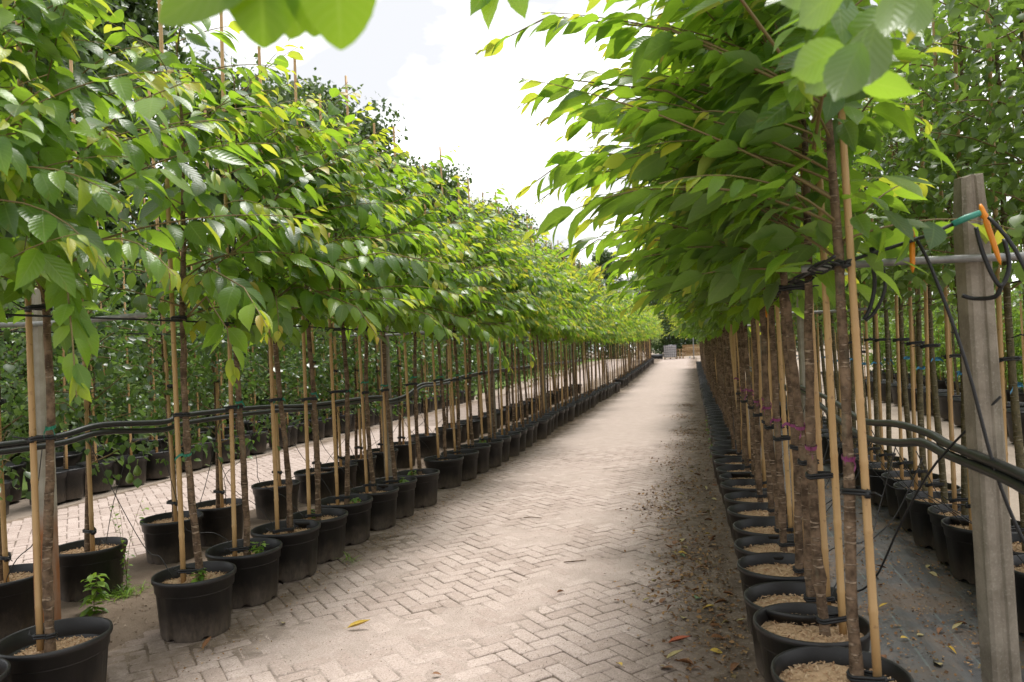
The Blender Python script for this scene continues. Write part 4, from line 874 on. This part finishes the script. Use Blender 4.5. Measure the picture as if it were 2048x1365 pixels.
# ------------------------------------------------------------------ far end of the yard
Y0 = 60.0; g = gz(Y0)
t = add('liquid_tank', None, loc=(-1.76, Y0, g)); tag(t, 'pale cube-shaped liquid tank in a metal cage at the path end', 'tank')
mb = MB(); mb.box((0, 0, .62), (.92, .92, .92)); mb.tube([(0, 0, 1.08), (0, 0, 1.14)], .12, 12); add('bottle', mb.mesh('bottle', M['tank_plastic'], False), t)
mb = MB()
for k in range(7): 
    x = -.48+.16*k
    for yy in (-.485, .485): mb.tube([(x, yy, .15), (x, yy, 1.12)], .016, 5)
    for xx in (-.485, .485): mb.tube([(xx, x, .15), (xx, x, 1.12)], .016, 5)
for k in range(6):
    z = .2+.18*k; mb.tube([(-.49, -.49, z), (.49, -.49, z), (.49, .49, z), (-.49, .49, z), (-.49, -.49, z)], .016, 5)
add('cage', mb.mesh('cage', M['cage_metal']), t)
def pallet(mb, z, sx=1.0, sy=1.0):
    for k in range(3): mb.box((-.45*sx+.45*sx*k, 0, z+.05), (.1, sy, .09))
    for k in range(5): mb.box((0, -.44*sy+.22*sy*k, z+.11), (sx, .12*sy, .022))
mb = MB(); pallet(mb, 0); add('pallet_base', mb.mesh('pallet_base', M['pallet_wood'], False), t)
t = add('pallet_stack', None, loc=(-1.02, Y0+.4, g)); tag(t, 'small stack of wooden pallets beside the pale liquid tank', 'pallets')
for k in range(6): mb = MB(); pallet(mb, .13*k, .55, 1.0); add('pallet', mb.mesh('pallet', M['timber'], False), t)
t = add('timber_stack', None, loc=(.55, Y0+.6, g)); tag(t, 'stack of pale sawn timber planks on blocks at the path end', 'timber stack')
pm = []
for q in range(3):
    mb = MB(); mb.box((0, 0, 0), (2.5, .2, .070)); pm.append(mb.mesh('plank', M['timber'], False))
r = random.Random(3)
for z in range(10):
    for y in range(3): add('plank', pm[r.randrange(3)], t, mat=Matrix.Translation((r.uniform(-.12, .12)+.02*z*0, -.25+.23*y, .22+.092*z)) @ Matrix.Rotation(r.uniform(-.02, .02), 4, 'Z'))
mb = MB(); mb.box((-.8, 0, .08), (.12, .9, .16)); mb.box((.8, 0, .08), (.12, .9, .16)); add('bearer', mb.mesh('bearer', M['white_plastic'], False), t)
mb = MB(); mb.tube([(0, 0, 0), (0, 0, .2), (0, 0, 5.2)], [.055, .04, .035], 8); mb.box((0, -.2, 5.2), (.16, .55, .1))
tag(add('lamp_pole', mb.mesh('lamp_pole', M['galvanised']), loc=(.07, Y0-1.6, gz(Y0-1.6))), 'thin grey lamp pole in front of the timber stack', 'pole')
mb = MB(); mb.tube([(-3.4, Y0+.6, g+.22), (-2.9, Y0+.55, g+.24), (-2.4, Y0+.5, g+.21)], .2, 10); tag(add('tarpaulin_roll', mb.mesh('tarpaulin_roll', M['dark_plastic'])), 'dark grey roll lying left of the pale liquid tank', 'roll')

# ------------------------------------------------------------------ fallen leaves, litter, weeds, small things
fl = [leaf_tmpl(7, w, fo, cu, petiole=.2) for w, fo, cu in ((.5, .5, .2), (.45, .9, -.3), (.55, .25, .3), (.4, 1.1, .1))]
FALL = {k: [tmpl_mesh('fallen_leaf', t, M['fallen_'+k]) for t in fl] for k in ('brown', 'yellow', 'pale', 'green', 'red')}
def fallen(x, y, kind, size, label, group, rz, v=0):
    mt = Matrix.Translation((x, y, .016 if x < .25 else .03)) @ Matrix.Rotation(rz, 4, 'Z') @ Matrix.Rotation(.15, 4, 'X') @ Matrix.Diagonal((size, size, size, 1))
    o = add('fallen_leaf', FALL[kind][v], mat=mt); tag(o, label, 'leaf', group)
fallen(-2.09, 3.96, 'yellow', .13, 'curled yellow fallen leaf on the bare pavers near the bottom left', None, .4, 1)
fallen(-2.50, 3.98, 'pale', .06, 'small pale fallen leaf near the pots on the left', None, 2.0, 2)
fallen(-.06, 4.70, 'green', .10, 'pale green fallen leaf lying on the dirt by the right pots', None, 1.2, 2)
fallen(-.22, 4.0, 'red', .11, 'reddish fallen leaf near the bottom right of the path', None, .2, 1); fallen(-.05, 3.72, 'brown', .11, 'curled brown fallen leaf lowest on the path edge', None, 2.5, 3)
fallen(-2.75, 3.55, 'brown', .10, 'brown curled leaf between the two nearest left pots', None, 1.8, 1); fallen(-.95, 4.72, 'brown', .07, 'lone small brown leaf in the middle of the path', None, .9, 3)
fallen(-1.35, 3.45, 'brown', .05, 'tiny brown leaf near the bottom middle of the path', None, .3, 0); fallen(-.2, 5.75, 'yellow', .08, 'yellow fallen leaf beside a green one at the right path edge', None, .1, 0); fallen(-.12, 5.62, 'green', .09, 'dark green fallen leaf beside a yellow one at the right path edge', None, 2.1, 3)
r = random.Random(77)
kinds = ['brown', 'brown', 'brown', 'pale', 'brown', 'yellow', 'pale']
for i in range(64):
    y = 3.4+6.5*r.random()**1.3; x = .17-abs(r.gauss(0, .26)); fallen(x, y, (kd := kinds[r.randrange(7)]), r.uniform(.05, .095), f'small {kd} fallen leaf among the litter along the right pots', 'fallen leaves along the right pots', r.uniform(0, 6), r.randrange(4))
for i in range(26):
    y = 3.6+3.5*r.random(); x = r.uniform(.7, 1.6); fallen(x, y, (kd := kinds[r.randrange(7)]), r.uniform(.05, .08), f'small {kd} fallen leaf on the black ground fabric', 'fallen leaves on the ground fabric', r.uniform(0, 6), r.randrange(4))
def litter(name, n, fx, fy, fz, mat, lo, hi, label, cat, seed):
    r = random.Random(seed); nr = np.random.RandomState(seed); P = np.array([(fx(r), fy(r), 0) for _ in range(n)]); P[:, 2] = fz
    N = nr.normal(0, .35, (n, 3)); N[:, 2] += 1; D = nr.normal(0, 1, (n, 3)); D[:, 2] *= .2; P[:, 2] += .006*nr.rand(n)
    o = stuff(add(name, leaves_mesh(name, P, D, N, lo+(hi-lo)*nr.rand(n)**2, OVAL3, mat, None, seed))); o['label'] = label; o['category'] = cat
clumps = [(-.15, 4.9), (-.25, 7.1), (-.35, 7.6), (-.2, 8.6), (-.3, 10.2), (-.1, 6.0), (-.05, 5.4), (-.25, 12), (.05, 4.2), (-.2, 14), (-.3, 17), (-.2, 20)]
def cx(r, c=[0]): c[0] = r.randrange(len(clumps)); cx.c = clumps[c[0]]; return cx.c[0]+r.gauss(0, .16)
def cyy(r): return cx.c[1]+r.gauss(0, .42)
litter('leaf_litter', 4800, cx, cyy, .010, M['litter'], .008, .042, 'brown crumbled leaf litter in heaps along the right pots', 'litter', 1)
litter('leaf_litter', 2600, lambda r: .22-abs(r.gauss(0, .22)), lambda r: r.uniform(2.6, 16), .014, M['litter'], .006, .034, 'fine brown litter strewn on the dirt beside the right pots', 'litter', 2)
litter('leaf_litter', 3800, lambda r: -2.83+abs(r.gauss(0, .17)), lambda r: r.uniform(2.5, 20), .008, M['litter'], .004, .02, 'fine litter along the foot of the left pots', 'litter', 3)
litter('grit', 14000, lambda r: r.uniform(-2.8, .2), lambda r: 2.6+9*r.random()**1.5, .0035, M['soil_crumb'], .003, .010, 'grit and crumbs scattered over the pavers', 'grit', 4)
litter('leaf_litter', 7500, lambda r: r.uniform(.62, 1.62), lambda r: r.uniform(2.4, 9), .024, M['litter'], .005, .026, 'litter scattered on the black fabric between the right rows', 'litter', 5)
litter('leaf_litter', 4200, lambda r: r.uniform(-4.0, -3.25), lambda r: r.uniform(2.6, 12), .018, M['soil_crumb'], .006, .024, 'soil crumbs and straw between the left rows of pots', 'litter', 6)
def twig(pts, label):
    mb = MB(); mb.tube(pts, [.004, .005, .003], 5); tag(add('twig', mb.mesh('twig', M['bark'])), label, 'twig', 'twigs on the path')
twig([(-1.66, 6.86, .012), (-1.58, 6.89, .014), (-1.48, 6.86, .012)], 'small dark forked twig lying in the middle of the path')
twig([(-1.02, 5.45, .008), (-.95, 5.47, .010), (-.86, 5.52, .008)], 'pale broken twig lying further down the path')
def seedling(x, y, z, h, n, label, seed, size=.06, cat='weed'):
    r = random.Random(seed); root = add('weed_plant', None, loc=(x, y, z)); tag(root, label, cat, 'weeds growing among the pots'); mb = MB(); P, D, N, L = [], [], [], []
    for s in range(n):
        a = r.uniform(0, 6.28); p = Vector((0, 0, 0)); pts = [p]; ln = r.uniform(.05, .25)
        for k in range(6): p = p+Vector((cos(a)*ln*h/6*(k/3), sin(a)*ln*h/6*(k/3), h/6*r.uniform(.8, 1.1))); pts.append(p)
        mb.tube(pts, [.003*(1-.1*k) for k in range(7)], 4)
        for k in range(1, 7):
            for q in range(3 if h < .3 else 5):
                aa = r.uniform(0, 6.28); P.append(tuple(pts[k]-Vector((0, 0, r.uniform(0, h/6))))); D.append((cos(aa), sin(aa), r.uniform(-.4, .4))); N.append((r.uniform(-.3, .3), r.uniform(-.3, .3), 1)); L.append(size*r.uniform(.6, 1.2))
    add('stem', mb.mesh('stem', M['twig']), root); stuff(add('foliage', leaves_mesh('foliage', P, D, N, L, MID, M['bright_leaf'], None, seed), root))
seedling(-4.02, 4.42, 0, .72, 3, 'tall wispy weed beside the rust-stained post and pot', 1, .04); seedling(-3.90, 4.0, 0, .30, 2, 'bright green weed at the foot of the rust-stained post', 2, .085)
def tuft(x, y, n, spread, label, seed):
    r = random.Random(seed); P, D, N, L = [], [], [], []
    for k in range(n):
        a = r.uniform(0, 6.28); P.append((x+r.gauss(0, spread), y+r.gauss(0, spread), .005)); D.append((cos(a)*.6, sin(a)*.6, r.uniform(.5, 1.3))); N.append((cos(a)*-.8, sin(a)*-.8, .4)); L.append(r.uniform(.05, .13))
    o = add('grass_tuft', leaves_mesh('grass_tuft', P, D, N, L, [leaf_tmpl(5, .07, .3, .5, petiole=0)], M['bright_leaf'], None, seed)); tag(o, label, 'grass', 'grass tufts among the left pots'); stuff(o)
tuft(-4.0, 4.35, 170, .07, 'tuft of grass at the foot of the second left pear pot', 1); tuft(-3.75, 4.55, 60, .05, 'smaller grass tuft on the dirt behind the second left pot', 2); tuft(-2.72, 5.3, 24, .03, 'few blades of grass at the foot of the fifth left pot', 3)
for i, (k, dx, dy) in enumerate([(2, .07, -.06), (3, .10, .02), (5, -.08, .08), (6, .09, .0), (9, -.05, -.03), (13, -.05, -.06), (8, .1, .05)]):
    seedling(LX[k]+dx, LY[k]+dy, .285, .10, 2, f'small green seedling in the pot of the {ordinal(k)} tree of the left row', 20+i, .06)
seedling(.22, 3.15, 0.02, .16, 4, 'small green weed at the bottom edge by the right pots', 40, .10); seedling(.22, 10.5, .02, .3, 2, 'thin pale weed among the far pots of the right row', 41, .05); seedling(.2, 13.5, .02, .35, 2, 'thin yellow weed further along the right pots', 42, .05)
# pears and white plant labels
def pear(p, label):
    mb = MB(); prof = [(0, -.045), (.02, -.042), (.031, -.025), (.031, -.008), (.024, .012), (.015, .028), (.010, .038), (.003, .042)]
    vs = [(q*cos(2*pi*j/10), q*sin(2*pi*j/10), z) for q, z in prof for j in range(10)]; mb.add(vs, [(i*10+j, i*10+(j+1) % 10, (i+1)*10+(j+1) % 10, (i+1)*10+j) for i in range(7) for j in range(10)]); mb.tube([(0, 0, .04), (.004, 0, .065), (.0, .01, .09)], .003, 5)
    tag(add('pear', mb.mesh('pear', M['pear_skin']), loc=p), label, 'pear', 'green pears hanging on the left')
pear((-4.42, 4.93, .74), 'lower of two green pears hanging over the side path'); pear((-4.39, 4.98, .79), 'upper of two green pears hanging over the side path')
def plant_label(p, rz, label):
    mb = MB(); vs = []
    for k in range(7): u = k/6; vs += [(u*.16-.02, -.012, .03*sin(u*2.4)), (u*.16-.02, .012, .03*sin(u*2.4)+.006)]
    mb.add(vs, [(2*k, 2*k+2, 2*k+3, 2*k+1) for k in range(6)]); tag(add('plant_label', mb.mesh('plant_label', M['white_plastic']), loc=p, rotz=rz), label, 'label', 'white plant labels')
plant_label((-4.2, 5.15, 1.72), .2, 'white plastic label strip curling from a pear tree behind the second left trunk'); plant_label((-2.86, 8.2, 1.72), 1.4, 'small white label hanging under the left foliage'); plant_label((-2.7, 12.0, 1.55), 1.5, 'white label hanging among the far left trunks')
